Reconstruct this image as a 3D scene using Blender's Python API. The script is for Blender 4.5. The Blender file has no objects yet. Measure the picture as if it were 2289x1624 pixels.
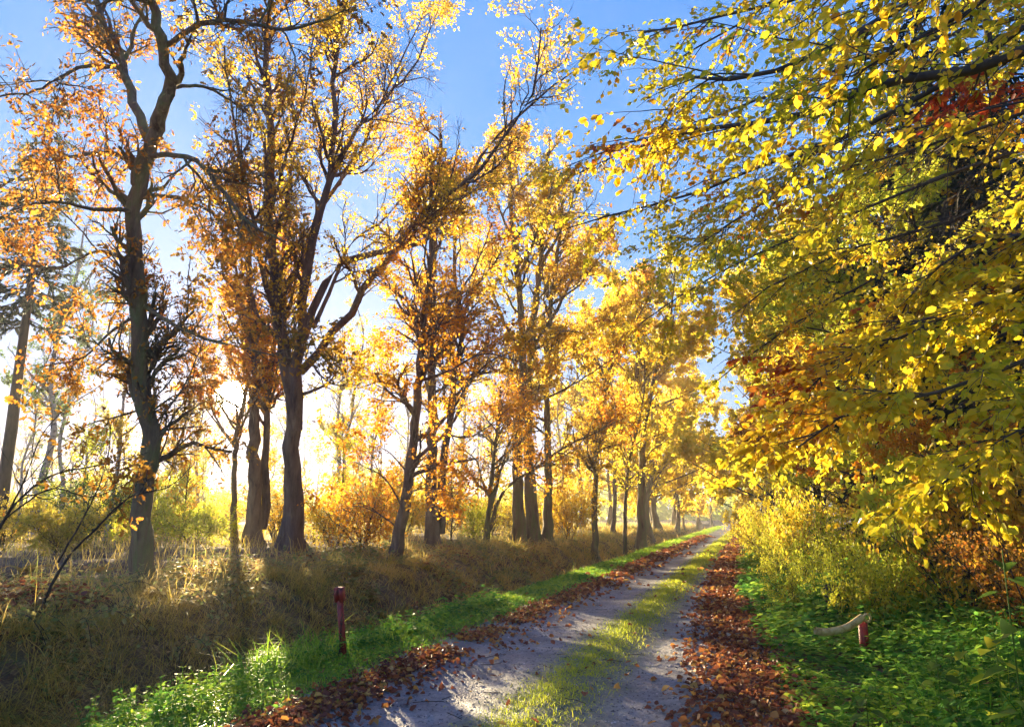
import bpy, math
import numpy as np
from mathutils import Vector

# ------------------------------------------------------------------ camera, sky, sun, exposure
SC = bpy.context.scene
COL = SC.collection
S = 1024 / 2289.0                      # measurements were taken on a 2289 px wide view of the photograph
FPX = 750.0
PITCH = math.atan((1150 * S - 363) / FPX)
YAW = math.atan((1680 * S - 512) / math.hypot(FPX, 1150 * S - 363))
fw = np.array([-math.sin(YAW), math.cos(YAW), 0.0])
CR = np.array([math.cos(YAW), math.sin(YAW), 0.0])
UP = np.array([0, 0, 1.0])
CF = fw * math.cos(PITCH) + UP * math.sin(PITCH)
CU = -fw * math.sin(PITCH) + UP * math.cos(PITCH)
EYE = np.array([0, 0, 1.6])

cam = bpy.data.cameras.new('camera')
cam.sensor_width = 36; cam.lens = FPX / 1024 * 36; cam.clip_end = 5000; cam.clip_start = 0.05
camo = bpy.data.objects.new('camera', cam); COL.objects.link(camo)
camo.location = EYE; camo.rotation_euler = (math.pi / 2 + PITCH, 0, YAW)
SC.camera = camo

SUN = np.array([-0.6103, 0.7788, 0.1450]); SUN /= np.linalg.norm(SUN)
sun_el = math.asin(SUN[2]); sun_az = math.atan2(SUN[0], SUN[1])

W = bpy.data.worlds.new('World'); SC.world = W; W.use_nodes = True
nt = W.node_tree; nt.nodes.clear()
def N(t, typ, **kw):
    n = t.nodes.new(typ)
    for k, v in kw.items(): setattr(n, k, v)
    return n
sky = N(nt, 'ShaderNodeTexSky', sky_type='NISHITA', sun_disc=False)
sky.sun_elevation = sun_el; sky.sun_rotation = sun_az
sky.air_density = 1.0; sky.dust_density = 0.15; sky.ozone_density = 2.0
SKY_STRENGTH = 0.102
bg = N(nt, 'ShaderNodeBackground'); bg.inputs[1].default_value = SKY_STRENGTH
# the camera that took the photograph compressed the bright horizon: a smooth shoulder on the sky's own colours does the same
kk = N(nt, 'ShaderNodeVectorMath', operation='ADD'); kk.inputs[1].default_value = (5.0, 2.0, .6); nt.links.new(sky.outputs[0], kk.inputs[0])
dv_ = N(nt, 'ShaderNodeVectorMath', operation='DIVIDE'); nt.links.new(sky.outputs[0], dv_.inputs[0]); nt.links.new(kk.outputs[0], dv_.inputs[1])
mm = N(nt, 'ShaderNodeVectorMath', operation='MULTIPLY'); mm.inputs[1].default_value = (1.95, 1.68, 2.2); nt.links.new(dv_.outputs[0], mm.inputs[0])
nt.links.new(mm.outputs[0], bg.inputs[0])
# the sun's disc and the glow round it, by direction
geo = N(nt, 'ShaderNodeTexCoord')
nrm = N(nt, 'ShaderNodeVectorMath', operation='NORMALIZE'); nt.links.new(geo.outputs['Generated'], nrm.inputs[0])
dot = N(nt, 'ShaderNodeVectorMath', operation='DOT_PRODUCT'); dot.inputs[1].default_value = SUN
nt.links.new(nrm.outputs[0], dot.inputs[0])
acs = N(nt, 'ShaderNodeMath', operation='ARCCOSINE', use_clamp=False); nt.links.new(dot.outputs['Value'], acs.inputs[0])
def mrange(a, b, c, d, smooth='SMOOTHSTEP'):
    m = N(nt, 'ShaderNodeMapRange', interpolation_type=smooth)
    m.inputs[1].default_value = a; m.inputs[2].default_value = b; m.inputs[3].default_value = c; m.inputs[4].default_value = d
    nt.links.new(acs.outputs[0], m.inputs[0]); return m
disc = mrange(math.radians(0.8), math.radians(1.2), 60, 0)
glow = mrange(math.radians(0.5), math.radians(4.5), .25, 0)
glow2 = mrange(math.radians(2), math.radians(30), 0.03, 0)
def emis(m, c):
    b = N(nt, 'ShaderNodeBackground'); b.inputs[0].default_value = c + (1,); nt.links.new(m.outputs[0], b.inputs[1]); return b
e1 = emis(disc, (1, .86, .6)); e2 = emis(glow, (1, .62, .22)); e3 = emis(glow2, (1, .9, .74))
a1 = N(nt, 'ShaderNodeAddShader'); a2 = N(nt, 'ShaderNodeAddShader'); a3 = N(nt, 'ShaderNodeAddShader')
nt.links.new(bg.outputs[0], a1.inputs[0]); nt.links.new(e1.outputs[0], a1.inputs[1])
nt.links.new(a1.outputs[0], a2.inputs[0]); nt.links.new(e2.outputs[0], a2.inputs[1])
nt.links.new(a2.outputs[0], a3.inputs[0]); nt.links.new(e3.outputs[0], a3.inputs[1])
wo = N(nt, 'ShaderNodeOutputWorld'); nt.links.new(a3.outputs[0], wo.inputs[0])

sl = bpy.data.lights.new('sun', 'SUN'); sl.energy = 5.0; sl.angle = math.radians(0.5); sl.color = (1, .79, .47)
so = bpy.data.objects.new('sun', sl); COL.objects.link(so); so.location = (-60, 77, 40)
so.rotation_euler = Vector(-SUN).to_track_quat('-Z', 'Y').to_euler()

vs = SC.view_settings; vs.view_transform = 'Standard'; vs.look = 'None'; vs.exposure = 2.55; vs.gamma = 1; vs.use_curve_mapping = False
cy = SC.cycles
cy.max_bounces = 5; cy.diffuse_bounces = 3; cy.glossy_bounces = 1; cy.transmission_bounces = 4; cy.volume_bounces = 0
cy.transparent_max_bounces = 4; cy.caustics_reflective = False; cy.caustics_refractive = False
cy.use_denoising = True; cy.sample_clamp_indirect = 5; cy.sample_clamp_direct = 10; cy.use_adaptive_sampling = True; cy.adaptive_threshold = 0.02
try:
    cy.denoiser = 'OPENIMAGEDENOISE'
except Exception: pass
HAZE = 0.0009

# ------------------------------------------------------------------ helpers
rng = np.random.default_rng(7)
def ray(x, y): return CF + CR * ((x * S - 512) / FPX) - CU * ((y * S - 363) / FPX)
def at(x, y, d): return EYE + ray(x, y) * d          # a point d metres ahead
def norm(v): return v / np.maximum(np.linalg.norm(v, axis=-1, keepdims=True), 1e-9)

KX = np.array([-400, -60, -14, -9.5, -8.2, -7.5, -6.5, -6.1, -5.75, -5.2, -4.7, -3.6, -2.6, -1.77, -1.2, -.4, .6, 1.6, 3, 8, 60, 400.])
KZ = np.array([.3, .3, .62, .58, .5, .25, -.75, -.95, -.9, -.18, .02, .03, -.03, .05, -.03, .02, .03, .05, .15, .3, .3, .3])
def vnoise(x, y, f, seed=0):
    s = np.zeros_like(x)
    r = np.random.default_rng(seed)
    for i in range(6):
        a = r.uniform(0, 6.28); k = f * r.uniform(.6, 1.9); p = r.uniform(0, 6.28)
        s = s + np.sin((x * math.cos(a) + y * math.sin(a)) * k + p)
    return s / 6
def gz(x, y):
    x = np.asarray(x, float); y = np.asarray(y, float)
    wob = vnoise(y, y * 0 + 3, .5, 5) * .22
    xs = np.where((x < -4.9) & (x > -12), x + wob * np.clip((-4.9 - x) / .6, 0, 1) * np.clip((12 + x) / 2, 0, 1), x)
    z = np.interp(xs, KX, KZ)
    fade = np.where(x < -5.3, np.clip(1 - (y - 30) / 160, .45, 1), 1.0)
    z = z * fade
    rough = np.interp(x, [-12, -8, -5.2, -4.2, -3.6, 0.2, .8, 4], [.16, .19, .06, .02, .006, .006, .03, .1])
    return z + vnoise(x, y, 2.1, 1) * rough + vnoise(x, y, 6, 2) * rough * .35
def ground(x, y): return np.stack([x, y, gz(x, y)], -1)
def onx(px, X):                                        # where the sight line over column px meets the line X
    d = ray(px, 1150); t = X / d[0]; return X, d[1] * t

def tag(o, label=None, cat=None, group=None, kind=None):
    if label: o['label'] = label
    if cat: o['category'] = cat
    if group: o['group'] = group
    if kind: o['kind'] = kind
    return o
def empty(name, loc, label, cat, group=None):
    o = bpy.data.objects.new(name, None); COL.objects.link(o); o.location = tuple(map(float, loc)); o.empty_display_size = .3
    return tag(o, label, cat, group)
def mesh_obj(name, V, loops, sizes, mat, parent=None, smooth=False, kind=None):
    me = bpy.data.meshes.new(name)
    V = np.asarray(V, np.float32)
    off = np.zeros(3) if parent is None else np.array(parent.location)
    if parent is not None and parent.parent is not None: off = off + np.array(parent.parent.location)
    V = V - off.astype(np.float32)
    loops = np.asarray(loops, np.int32); sizes = np.asarray(sizes, np.int32)
    me.vertices.add(len(V)); me.vertices.foreach_set('co', V.ravel())
    me.loops.add(len(loops)); me.loops.foreach_set('vertex_index', loops)
    me.polygons.add(len(sizes))
    st = np.zeros(len(sizes), np.int32); st[1:] = np.cumsum(sizes)[:-1]
    me.polygons.foreach_set('loop_start', st)
    try: me.polygons.foreach_set('loop_total', sizes)
    except Exception: pass
    if smooth: me.polygons.foreach_set('use_smooth', np.ones(len(sizes), bool))
    me.update(calc_edges=True)
    me.materials.append(mat)
    o = bpy.data.objects.new(name, me); COL.objects.link(o)
    if parent is not None: o.parent = parent
    if kind: o['kind'] = kind
    return o

class Geo:
    def __init__(s): s.v = []; s.l = []; s.s = []; s.n = 0
    def add(s, V, L, Z): s.v.append(V); s.l.append(L + s.n); s.s.append(Z); s.n += len(V)
    def build(s, name, mat, parent=None, smooth=False, kind=None):
        if not s.v: return None
        return mesh_obj(name, np.concatenate(s.v), np.concatenate(s.l), np.concatenate(s.s), mat, parent, smooth, kind)
    def tubes(s, P, R, sides=4, rough=0):
        P = np.asarray(P, float); R = np.asarray(R, float); m, k, _ = P.shape
        T = norm(np.gradient(P, axis=1))
        ref = np.where(np.abs(T[..., 2:3]) > .8, np.array([1., .15, 0]), np.array([0., 0, 1.]))
        A = norm(np.cross(T, ref)); B = np.cross(T, A)
        a = np.linspace(0, 2 * math.pi, sides, endpoint=False)
        RR = np.repeat(R[..., None], sides, -1)
        if rough: RR = RR * (1 + rng.normal(0, rough, RR.shape))
        V = P[:, :, None, :] + RR[..., None] * (np.cos(a)[None, None, :, None] * A[:, :, None, :] + np.sin(a)[None, None, :, None] * B[:, :, None, :])
        i = np.arange(k - 1)[:, None] * sides; j = np.arange(sides)[None, :]; j2 = (j + 1) % sides
        q = np.stack([i + j, i + j2, i + sides + j2, i + sides + j], -1).reshape(-1)
        L = (q[None, :] + (np.arange(m) * k * sides)[:, None]).ravel()
        s.add(V.reshape(-1, 3), L, np.full(m * (k - 1) * sides, 4))
        return s
    def box(s, c, d, rz=0):
        x, y, z = np.array(d) / 2
        V = np.array([[a * x, b * y, e * z] for e in (-1, 1) for a, b in ((-1, -1), (1, -1), (1, 1), (-1, 1))])
        c_, s_ = math.cos(rz), math.sin(rz)
        V = np.stack([V[:, 0] * c_ - V[:, 1] * s_, V[:, 0] * s_ + V[:, 1] * c_, V[:, 2]], -1) + c
        L = np.array([3, 2, 1, 0, 4, 5, 6, 7, 0, 1, 5, 4, 1, 2, 6, 5, 2, 3, 7, 6, 3, 0, 4, 7])
        s.add(V, L, np.full(6, 4)); return s

def leaf_shape(half, fold=.12, curl=.1):
    half = np.array(half)                             # (x, y) from stalk to tip on one side
    up_ = [(x, y, abs(y) * fold * 2 - curl * x * x) for x, y in half]
    dn_ = [(x, -y, abs(y) * fold * 2 - curl * x * x) for x, y in half[1:-1]]
    n = len(half); V = np.array(up_ + dn_)
    f1 = list(range(n)); f2 = [0] + [n + i for i in range(n - 2)] + [n - 1]
    return V, np.array(f1[::-1] + f2), np.array([n, n])
DIAMOND = leaf_shape([(0, 0), (.5, .33), (1, 0)])
OVAL4 = leaf_shape([(0, 0), (.28, .3), (.7, .26), (1, 0)])
OVAL = leaf_shape([(0, 0), (.16, .2), (.42, .33), (.7, .26), (.88, .1), (1, 0)], .16, .15)
OAK = leaf_shape([(0, 0), (.26, .22), (.36, .09), (.52, .33), (.64, .13), (.8, .24), (1, 0)], .2, .2)
CURLED = leaf_shape([(0, 0), (.28, .32), (.7, .28), (1, 0)], .4, .3)
HEART = leaf_shape([(0, 0), (-.06, .22), (.2, .42), (.55, .32), (1, 0)], .15, .2)
NEEDLE = leaf_shape([(0, 0), (.5, .09), (1, 0)], 0, .15)
def leaves(g, P, axis, nrmv, size, shape=DIAMOND, aspect=1.0):
    V, L, Z = shape
    X = norm(axis); Y = norm(np.cross(nrmv, X)); Zv = np.cross(X, Y)
    sz = np.asarray(size)[:, None, None]
    out = P[:, None, :] + sz * (V[None, :, 0:1] * X[:, None, :] + V[None, :, 1:2] * aspect * Y[:, None, :] + V[None, :, 2:3] * Zv[:, None, :])
    m = len(P)
    g.add(out.reshape(-1, 3), (L[None, :] + (np.arange(m) * len(V))[:, None]).ravel(), np.tile(Z, m))
    return g

def limb(pts, n=12, wob=.0):
    pts = np.array(pts, float)
    d = np.r_[0, np.cumsum(np.linalg.norm(np.diff(pts, axis=0), axis=1))]; d /= d[-1]
    t = np.linspace(0, 1, n)
    # catmull-rom
    m = np.gradient(pts, d, axis=0)
    i = np.clip(np.searchsorted(d, t, 'right') - 1, 0, len(d) - 2)
    h = (d[i + 1] - d[i])[:, None]; u = ((t - d[i]) / (d[i + 1] - d[i]))[:, None]
    P = (2 * u**3 - 3 * u**2 + 1) * pts[i] + (u**3 - 2 * u**2 + u) * h * m[i] + (-2 * u**3 + 3 * u**2) * pts[i + 1] + (u**3 - u**2) * h * m[i + 1]
    if wob:
        w = rng.normal(0, wob, P.shape); w[0] = 0; w[:, 2] *= .3; P = P + w
    return P
def spawn(P, R, n, length, ang=(.5, 1.0), k=6, t0=.2, t1=1., bias=(0, 0, .15), wig=.25, rmax=.05, rend=.3, flat=0.0, lshrink=.5):
    """n branches off the parents P (m,k,3): returns their points and radii"""
    P = np.asarray(P); R = np.asarray(R); m, kk, _ = P.shape
    seg = np.linalg.norm(np.diff(P, axis=1), axis=2).sum(1)
    idx = rng.choice(m, n, p=seg / seg.sum())
    t = rng.uniform(t0, t1, n)
    f = t * (kk - 1); i = np.minimum(f.astype(int), kk - 2); u = (f - i)[:, None]
    pos = P[idx, i] * (1 - u) + P[idx, i + 1] * u
    tan = norm(P[idx, i + 1] - P[idx, i])
    rp = R[idx, i] * (1 - u[:, 0]) + R[idx, i + 1] * u[:, 0]
    rv = rng.normal(size=(n, 3)); rv[:, 2] *= (1 - flat)
    perp = norm(rv - (rv * tan).sum(1, keepdims=True) * tan)
    a = rng.uniform(*ang, n)[:, None]
    D = norm(np.cos(a) * tan + np.sin(a) * perp)
    if flat: D[:, 2] *= (1 - flat * .7); D = norm(D)
    Ln = length * (1 - lshrink * t) * rng.uniform(.55, 1.25, n)
    out = np.zeros((n, k, 3)); out[:, 0] = pos
    b = np.array(bias)
    for j in range(1, k):
        D = norm(D + rng.normal(0, wig, (n, 3)) + b)
        out[:, j] = out[:, j - 1] + D * (Ln / (k - 1))[:, None]
    r0 = np.minimum(rp * .65, rmax)
    RR = r0[:, None] * np.linspace(1, rend, k)[None, :]
    return out, RR
def on_twigs(P, n, t0=.15, keep=None):
    m, kk, _ = P.shape
    idx = rng.integers(0, m, n); f = rng.uniform(t0, 1, n) * (kk - 1); i = np.minimum(f.astype(int), kk - 2); u = (f - i)[:, None]
    return P[idx, i] * (1 - u) + P[idx, i + 1] * u, norm(P[idx, i + 1] - P[idx, i])
def leaf_dirs(T, spread=1.1, droop=.25, upn=.6):
    n = len(T)
    ax = norm(T * .5 + rng.normal(0, 1, (n, 3)) * spread * .6 + np.array([0, 0, -droop]))
    nv = norm(rng.normal(0, 1, (n, 3)) * .8 + np.array([0, 0, upn]))
    return ax, nv

# ------------------------------------------------------------------ materials
def newmat(name):
    m = bpy.data.materials.new(name); m.use_nodes = True; m.node_tree.nodes.clear(); return m, m.node_tree
def ramp(t, cols, fac):
    r = N(t, 'ShaderNodeValToRGB'); e = r.color_ramp.elements
    for i, (p, c) in enumerate(cols):
        x = e[i] if i < 2 else e.new(p)
        x.position = p; x.color = tuple(c) + (1,)
    t.links.new(fac, r.inputs[0]); return r
def leafmat(name, cols, trans=.5, rough=.45, nscale=.35, nmix=.45, boost=1.0, spec=.2):
    m, t = newmat(name)
    g = N(t, 'ShaderNodeNewGeometry'); oi = N(t, 'ShaderNodeObjectInfo')
    no = N(t, 'ShaderNodeTexNoise'); no.inputs['Scale'].default_value = nscale; no.inputs['Detail'].default_value = 2
    t.links.new(g.outputs['Position'], no.inputs['Vector'])
    sp = N(t, 'ShaderNodeMath', operation='MULTIPLY_ADD'); sp.inputs[1].default_value = 2.4; sp.inputs[2].default_value = -.7; t.links.new(no.outputs[0], sp.inputs[0])
    mx = N(t, 'ShaderNodeMix'); mx.inputs[0].default_value = nmix
    ad = N(t, 'ShaderNodeMath', operation='ADD'); t.links.new(g.outputs['Random Per Island'], ad.inputs[0]); t.links.new(oi.outputs['Random'], ad.inputs[1])
    fr = N(t, 'ShaderNodeMath', operation='FRACT'); t.links.new(ad.outputs[0], fr.inputs[0])
    t.links.new(fr.outputs[0], mx.inputs[2]); t.links.new(sp.outputs[0], mx.inputs[3])
    r = ramp(t, cols, mx.outputs[0])
    p = N(t, 'ShaderNodeBsdfPrincipled'); p.inputs['Roughness'].default_value = rough; p.inputs['Specular IOR Level'].default_value = spec
    t.links.new(r.outputs[0], p.inputs['Base Color'])
    tr = N(t, 'ShaderNodeBsdfTranslucent')
    gm = N(t, 'ShaderNodeGamma'); gm.inputs[1].default_value = .8; t.links.new(r.outputs[0], gm.inputs[0])
    t.links.new(gm.outputs[0], tr.inputs[0])
    ms = N(t, 'ShaderNodeMixShader'); ms.inputs[0].default_value = trans
    t.links.new(p.outputs[0], ms.inputs[1]); t.links.new(tr.outputs[0], ms.inputs[2])
    o = N(t, 'ShaderNodeOutputMaterial'); t.links.new(ms.outputs[0], o.inputs[0]); return m
def solid(name, cols, scale=6, rough=.85, bump=.4, bscale=None, stretch=(1, 1, 1), metal=0, detail=6, bdist=.02):
    m, t = newmat(name)
    tc = N(t, 'ShaderNodeTexCoord'); mp = N(t, 'ShaderNodeMapping'); mp.inputs['Scale'].default_value = stretch
    t.links.new(tc.outputs['Object'], mp.inputs[0])
    no = N(t, 'ShaderNodeTexNoise'); no.inputs['Scale'].default_value = scale; no.inputs['Detail'].default_value = detail; no.inputs['Roughness'].default_value = .65
    t.links.new(mp.outputs[0], no.inputs['Vector'])
    r = ramp(t, cols, no.outputs[0])
    p = N(t, 'ShaderNodeBsdfPrincipled'); p.inputs['Roughness'].default_value = rough; p.inputs['Metallic'].default_value = metal
    t.links.new(r.outputs[0], p.inputs['Base Color'])
    n2 = N(t, 'ShaderNodeTexNoise'); n2.inputs['Scale'].default_value = bscale or scale * 3; n2.inputs['Detail'].default_value = 8
    t.links.new(mp.outputs[0], n2.inputs['Vector'])
    b = N(t, 'ShaderNodeBump'); b.inputs['Strength'].default_value = bump; b.inputs['Distance'].default_value = bdist
    t.links.new(n2.outputs[0], b.inputs['Height']); t.links.new(b.outputs[0], p.inputs['Normal'])
    o = N(t, 'ShaderNodeOutputMaterial'); t.links.new(p.outputs[0], o.inputs[0]); return m

M = {}
M['bark'] = solid('bark_mossy', [(.3, (.06, .04, .024)), (.48, (.2, .14, .075)), (.62, (.17, .18, .06)), (.8, (.32, .26, .15))], 5, .9, 1.0, 16, (1, 1, .18), bdist=.08)
M['bark_brown'] = solid('bark_brown', [(.3, (.05, .03, .025)), (.5, (.15, .095, .065)), (.8, (.27, .19, .13))], 6, .9, 1.0, 16, (1, 1, .16), bdist=.08)
M['bark_dark'] = solid('bark_dark', [(.3, (.02, .016, .012)), (.6, (.06, .045, .03))], 8, .85, .6, 20, (1, 1, .3))
M['bark_birch'] = solid('bark_birch', [(.36, (.05, .04, .035)), (.45, (.3, .28, .24)), (.8, (.5, .47, .4))], 4, .8, .3, 14, (1, 1, 2.5))
M['beechbark'] = solid('bark_smooth', [(.3, (.03, .025, .02)), (.7, (.09, .075, .055))], 5, .7, .25, 12)
M['oakleaf'] = leafmat('oak_leaves', [(0, (.20, .17, .02)), (.25, (.34, .18, .02)), (.55, (.52, .22, .02)), (.8, (.44, .12, .012)), (1, (.18, .06, .015))], .6)
M['goldleaf'] = leafmat('golden_leaves', [(0, (.36, .32, .02)), (.3, (.66, .46, .025)), (.6, (.78, .46, .02)), (.85, (.66, .28, .015)), (1, (.38, .14, .02))], .62)
M['yellow'] = leafmat('yellow_leaves', [(0, (.44, .44, .02)), (.35, (.78, .62, .03)), (.7, (.85, .58, .02)), (1, (.75, .36, .02))], .65)
M['birchleaf'] = leafmat('birch_leaves', [(0, (.34, .34, .03)), (.4, (.6, .48, .04)), (.8, (.66, .44, .04)), (1, (.5, .28, .04))], .6)
M['orange'] = leafmat('orange_leaves', [(0, (.66, .42, .02)), (.35, (.75, .36, .015)), (.7, (.68, .22, .01)), (1, (.36, .09, .01))], .65, nscale=.6)
M['beech'] = leafmat('beech_leaves', [(0, (.16, .28, .012)), (.16, (.42, .46, .012)), (.36, (.72, .62, .02)), (.62, (.84, .56, .015)), (.8, (.76, .30, .012)), (.93, (.5, .07, .01)), (1, (.28, .03, .01))], .6, .38, .55, .68, spec=.4)
M['redleaf'] = leafmat('red_leaves', [(0, (.30, .02, .01)), (.5, (.55, .06, .015)), (1, (.75, .22, .02))], .6, .4, .8)
M['green'] = leafmat('green_leaves', [(0, (.03, .07, .012)), (.5, (.09, .18, .02)), (.85, (.2, .3, .03)), (1, (.4, .4, .04))], .45, .4, .8)
M['yellowgreen'] = leafmat('yellow_green_leaves', [(0, (.22, .32, .02)), (.4, (.5, .56, .03)), (.75, (.7, .62, .03)), (1, (.66, .38, .02))], .62, nscale=.5)
M['herb'] = leafmat('herb_leaves', [(0, (.03, .13, .02)), (.4, (.10, .30, .03)), (.75, (.32, .50, .03)), (1, (.66, .66, .05))], .52, .6, 1.1, .5, spec=.15)
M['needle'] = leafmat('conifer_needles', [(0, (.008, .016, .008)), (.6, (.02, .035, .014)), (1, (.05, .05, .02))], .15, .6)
M['bankleaf'] = leafmat('bank_bramble_leaves', [(0, (.12, .20, .04)), (.4, (.26, .28, .07)), (.7, (.42, .30, .10)), (1, (.40, .16, .05))], .45, .6, .9, .4)
M['grass'] = leafmat('green_grass', [(0, (.10, .28, .015)), (.5, (.24, .46, .02)), (.85, (.46, .58, .03)), (1, (.6, .56, .1))], .58, .4, 1.2)
M['track_grass'] = leafmat('track_grass', [(0, (.20, .30, .015)), (.5, (.50, .58, .025)), (.85, (.74, .68, .04)), (1, (.6, .48, .1))], .55, .45, 1.2)
M['drygrass'] = leafmat('dry_grass', [(0, (.16, .28, .03)), (.22, (.34, .34, .05)), (.45, (.62, .42, .06)), (.7, (.8, .54, .10)), (.88, (.88, .66, .22)), (1, (.48, .2, .05))], .58, .6, .7, .5)
M['litter'] = leafmat('fallen_leaves', [(0, (.09, .025, .012)), (.35, (.20, .05, .022)), (.6, (.32, .085, .028)), (.78, (.5, .17, .03)), (.9, (.62, .34, .06)), (1, (.6, .48, .36))], .3, .6, 1.5, .15, spec=.35)
M['soil'] = solid('soil', [(.3, (.05, .028, .014)), (.5, (.14, .08, .035)), (.7, (.13, .12, .04))], 2.5, .95, .8, 18, bdist=.06)
M['stone'] = solid('gravel_stones', [(.4, (.04, .04, .04)), (.55, (.2, .19, .18)), (.65, (.55, .52, .48))], 9, .7, .2)
M['rust'] = solid('rusty_red_paint', [(.35, (.10, .014, .01)), (.55, (.34, .022, .014)), (.75, (.38, .06, .02))], 14, .5, .3, 60)
M['tube'] = solid('lichen_yellow_paint', [(.3, (.22, .10, .04)), (.46, (.58, .42, .12)), (.7, (.74, .62, .30))], 16, .5, .3, 60)
M['chain'] = solid('chain_iron', [(.3, (.03, .02, .015)), (.7, (.1, .05, .03))], 30, .5, .2, metal=.4)
M['stump'] = solid('stump_wood', [(.3, (.03, .02, .012)), (.7, (.12, .09, .05))], 8, .9, .6)

# gravel: grey compacted grit with moss film and paler worn spots
def gravelmat():
    m, t = newmat('compacted_gravel')
    tc = N(t, 'ShaderNodeTexCoord')
    def nz(s, d=6, r=.6):
        n = N(t, 'ShaderNodeTexNoise'); n.inputs['Scale'].default_value = s; n.inputs['Detail'].default_value = d; n.inputs['Roughness'].default_value = r
        t.links.new(tc.outputs['Object'], n.inputs['Vector']); return n
    a = ramp(t, [(.34, (.13, .13, .135)), (.5, (.21, .205, .205)), (.66, (.31, .30, .285))], nz(1.2, 8).outputs[0])
    v = N(t, 'ShaderNodeTexVoronoi'); v.inputs['Scale'].default_value = 34; t.links.new(tc.outputs['Object'], v.inputs['Vector'])
    sp = ramp(t, [(0, (.25, .25, .25)), (.35, (.9, .9, .9)), (.85, (1.05, 1.05, 1.05)), (1, (1.5, 1.46, 1.4))], v.outputs['Color'])
    mu = N(t, 'ShaderNodeMix', data_type='RGBA', blend_type='MULTIPLY'); mu.inputs[0].default_value = .75
    t.links.new(a.outputs[0], mu.inputs[6]); t.links.new(sp.outputs[0], mu.inputs[7])
    # moss film near the grass strip
    sx = N(t, 'ShaderNodeSeparateXYZ'); t.links.new(tc.outputs['Object'], sx.inputs[0])
    d = N(t, 'ShaderNodeMath', operation='ADD'); d.inputs[1].default_value = 1.77; t.links.new(sx.outputs[0], d.inputs[0])
    ab = N(t, 'ShaderNodeMath', operation='ABSOLUTE'); t.links.new(d.outputs[0], ab.inputs[0])
    n3 = nz(3, 4); s3 = N(t, 'ShaderNodeMath', operation='MULTIPLY_ADD'); s3.inputs[1].default_value = -.7; t.links.new(n3.outputs[0], s3.inputs[0]); t.links.new(ab.outputs[0], s3.inputs[2])
    mr = N(t, 'ShaderNodeMapRange'); mr.inputs[1].default_value = -.15; mr.inputs[2].default_value = .32; mr.inputs[3].default_value = .75; mr.inputs[4].default_value = 0; t.links.new(s3.outputs[0], mr.inputs[0])
    mo = N(t, 'ShaderNodeMix', data_type='RGBA'); t.links.new(mr.outputs[0], mo.inputs[0]); t.links.new(mu.outputs[2], mo.inputs[6]); mo.inputs[7].default_value = (.15, .18, .045, 1)
    p = N(t, 'ShaderNodeBsdfPrincipled'); p.inputs['Roughness'].default_value = .62
    t.links.new(mo.outputs[2], p.inputs['Base Color'])
    v2 = N(t, 'ShaderNodeTexVoronoi'); v2.inputs['Scale'].default_value = 45; t.links.new(tc.outputs['Object'], v2.inputs['Vector'])
    b = N(t, 'ShaderNodeBump'); b.inputs['Strength'].default_value = .7; b.inputs['Distance'].default_value = .012; b.invert = True
    t.links.new(v2.outputs['Distance'], b.inputs['Height'])
    b2 = N(t, 'ShaderNodeBump'); b2.inputs['Strength'].default_value = .9; b2.inputs['Distance'].default_value = .04
    t.links.new(nz(7, 8).outputs[0], b2.inputs['Height']); t.links.new(b.outputs[0], b2.inputs['Normal']); t.links.new(b2.outputs[0], p.inputs['Normal'])
    o = N(t, 'ShaderNodeOutputMaterial'); t.links.new(p.outputs[0], o.inputs[0]); return m
M['gravel'] = gravelmat()

# ------------------------------------------------------------------ ground and track
def sheet(name, xs, ys, mat, lift=0):
    X, Y = np.meshgrid(xs, ys); nx, ny = len(xs), len(ys)
    V = np.stack([X, Y, gz(X, Y) + lift], -1).reshape(-1, 3)
    i = np.arange(ny - 1)[:, None] * nx + np.arange(nx - 1)[None, :]
    q = np.stack([i, i + 1, i + nx + 1, i + nx], -1).reshape(-1)
    o = mesh_obj(name, V, q, np.full((nx - 1) * (ny - 1), 4), mat, smooth=True, kind='structure'); return o
ys = np.r_[-60, -20, -8, np.arange(-4, 30, .2), np.arange(30, 90, .7), np.geomspace(91, 280, 20)]
xs = np.r_[-270, -120, -60, np.arange(-40, -14, 1.5), np.arange(-14, -9, .35), np.arange(-9, 4, .17), np.arange(4, 14, .6), np.arange(15, 60, 5), 120, 270]
sheet('ground', xs, ys, M['soil'])
tx = np.arange(-3.9, .4, .09)
track = sheet('gravel_track', tx, np.r_[np.arange(-4, 24, .12), np.arange(24, 90, .7), np.geomspace(91, 270, 16)], M['gravel'], .006)

# ------------------------------------------------------------------ ground cover
def scatter(n, xf, y0, y1, bias=1.0):
    y = y0 * (y1 / y0) ** (rng.uniform(0, 1, n) ** bias)
    return xf(n, y), y
def blades(g, x, y, h, w, lean=.35, z0=0., base=None, seg=2):
    n = len(x); b = ground(x, y) if base is None else base; b = b.copy(); b[:, 2] += z0 - .01
    a = rng.uniform(0, 6.283, n); side = np.stack([np.cos(a), np.sin(a), a * 0], -1)
    ln = rng.normal(0, lean, (n, 2)); d = np.stack([ln[:, 0], ln[:, 1], np.ones(n)], -1); d = norm(d)
    h = np.asarray(h)[:, None]; w = np.asarray(w)[:, None]
    m = b + d * h * .55
    tip = b + norm(d + np.stack([ln[:, 0] * 1.6, ln[:, 1] * 1.6, -np.hypot(*ln.T) * .8], -1)) * h
    V = np.stack([b - side * w, b + side * w, m - side * w * .75, m + side * w * .75, tip], 1)
    L = np.array([0, 1, 3, 2, 2, 3, 4])
    g.add(V.reshape(-1, 3), (L[None] + (np.arange(n) * 5)[:, None]).ravel(), np.tile([4, 3], n)); return g
def dscale(y): return np.clip(y / 12, .75, 4)

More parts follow.
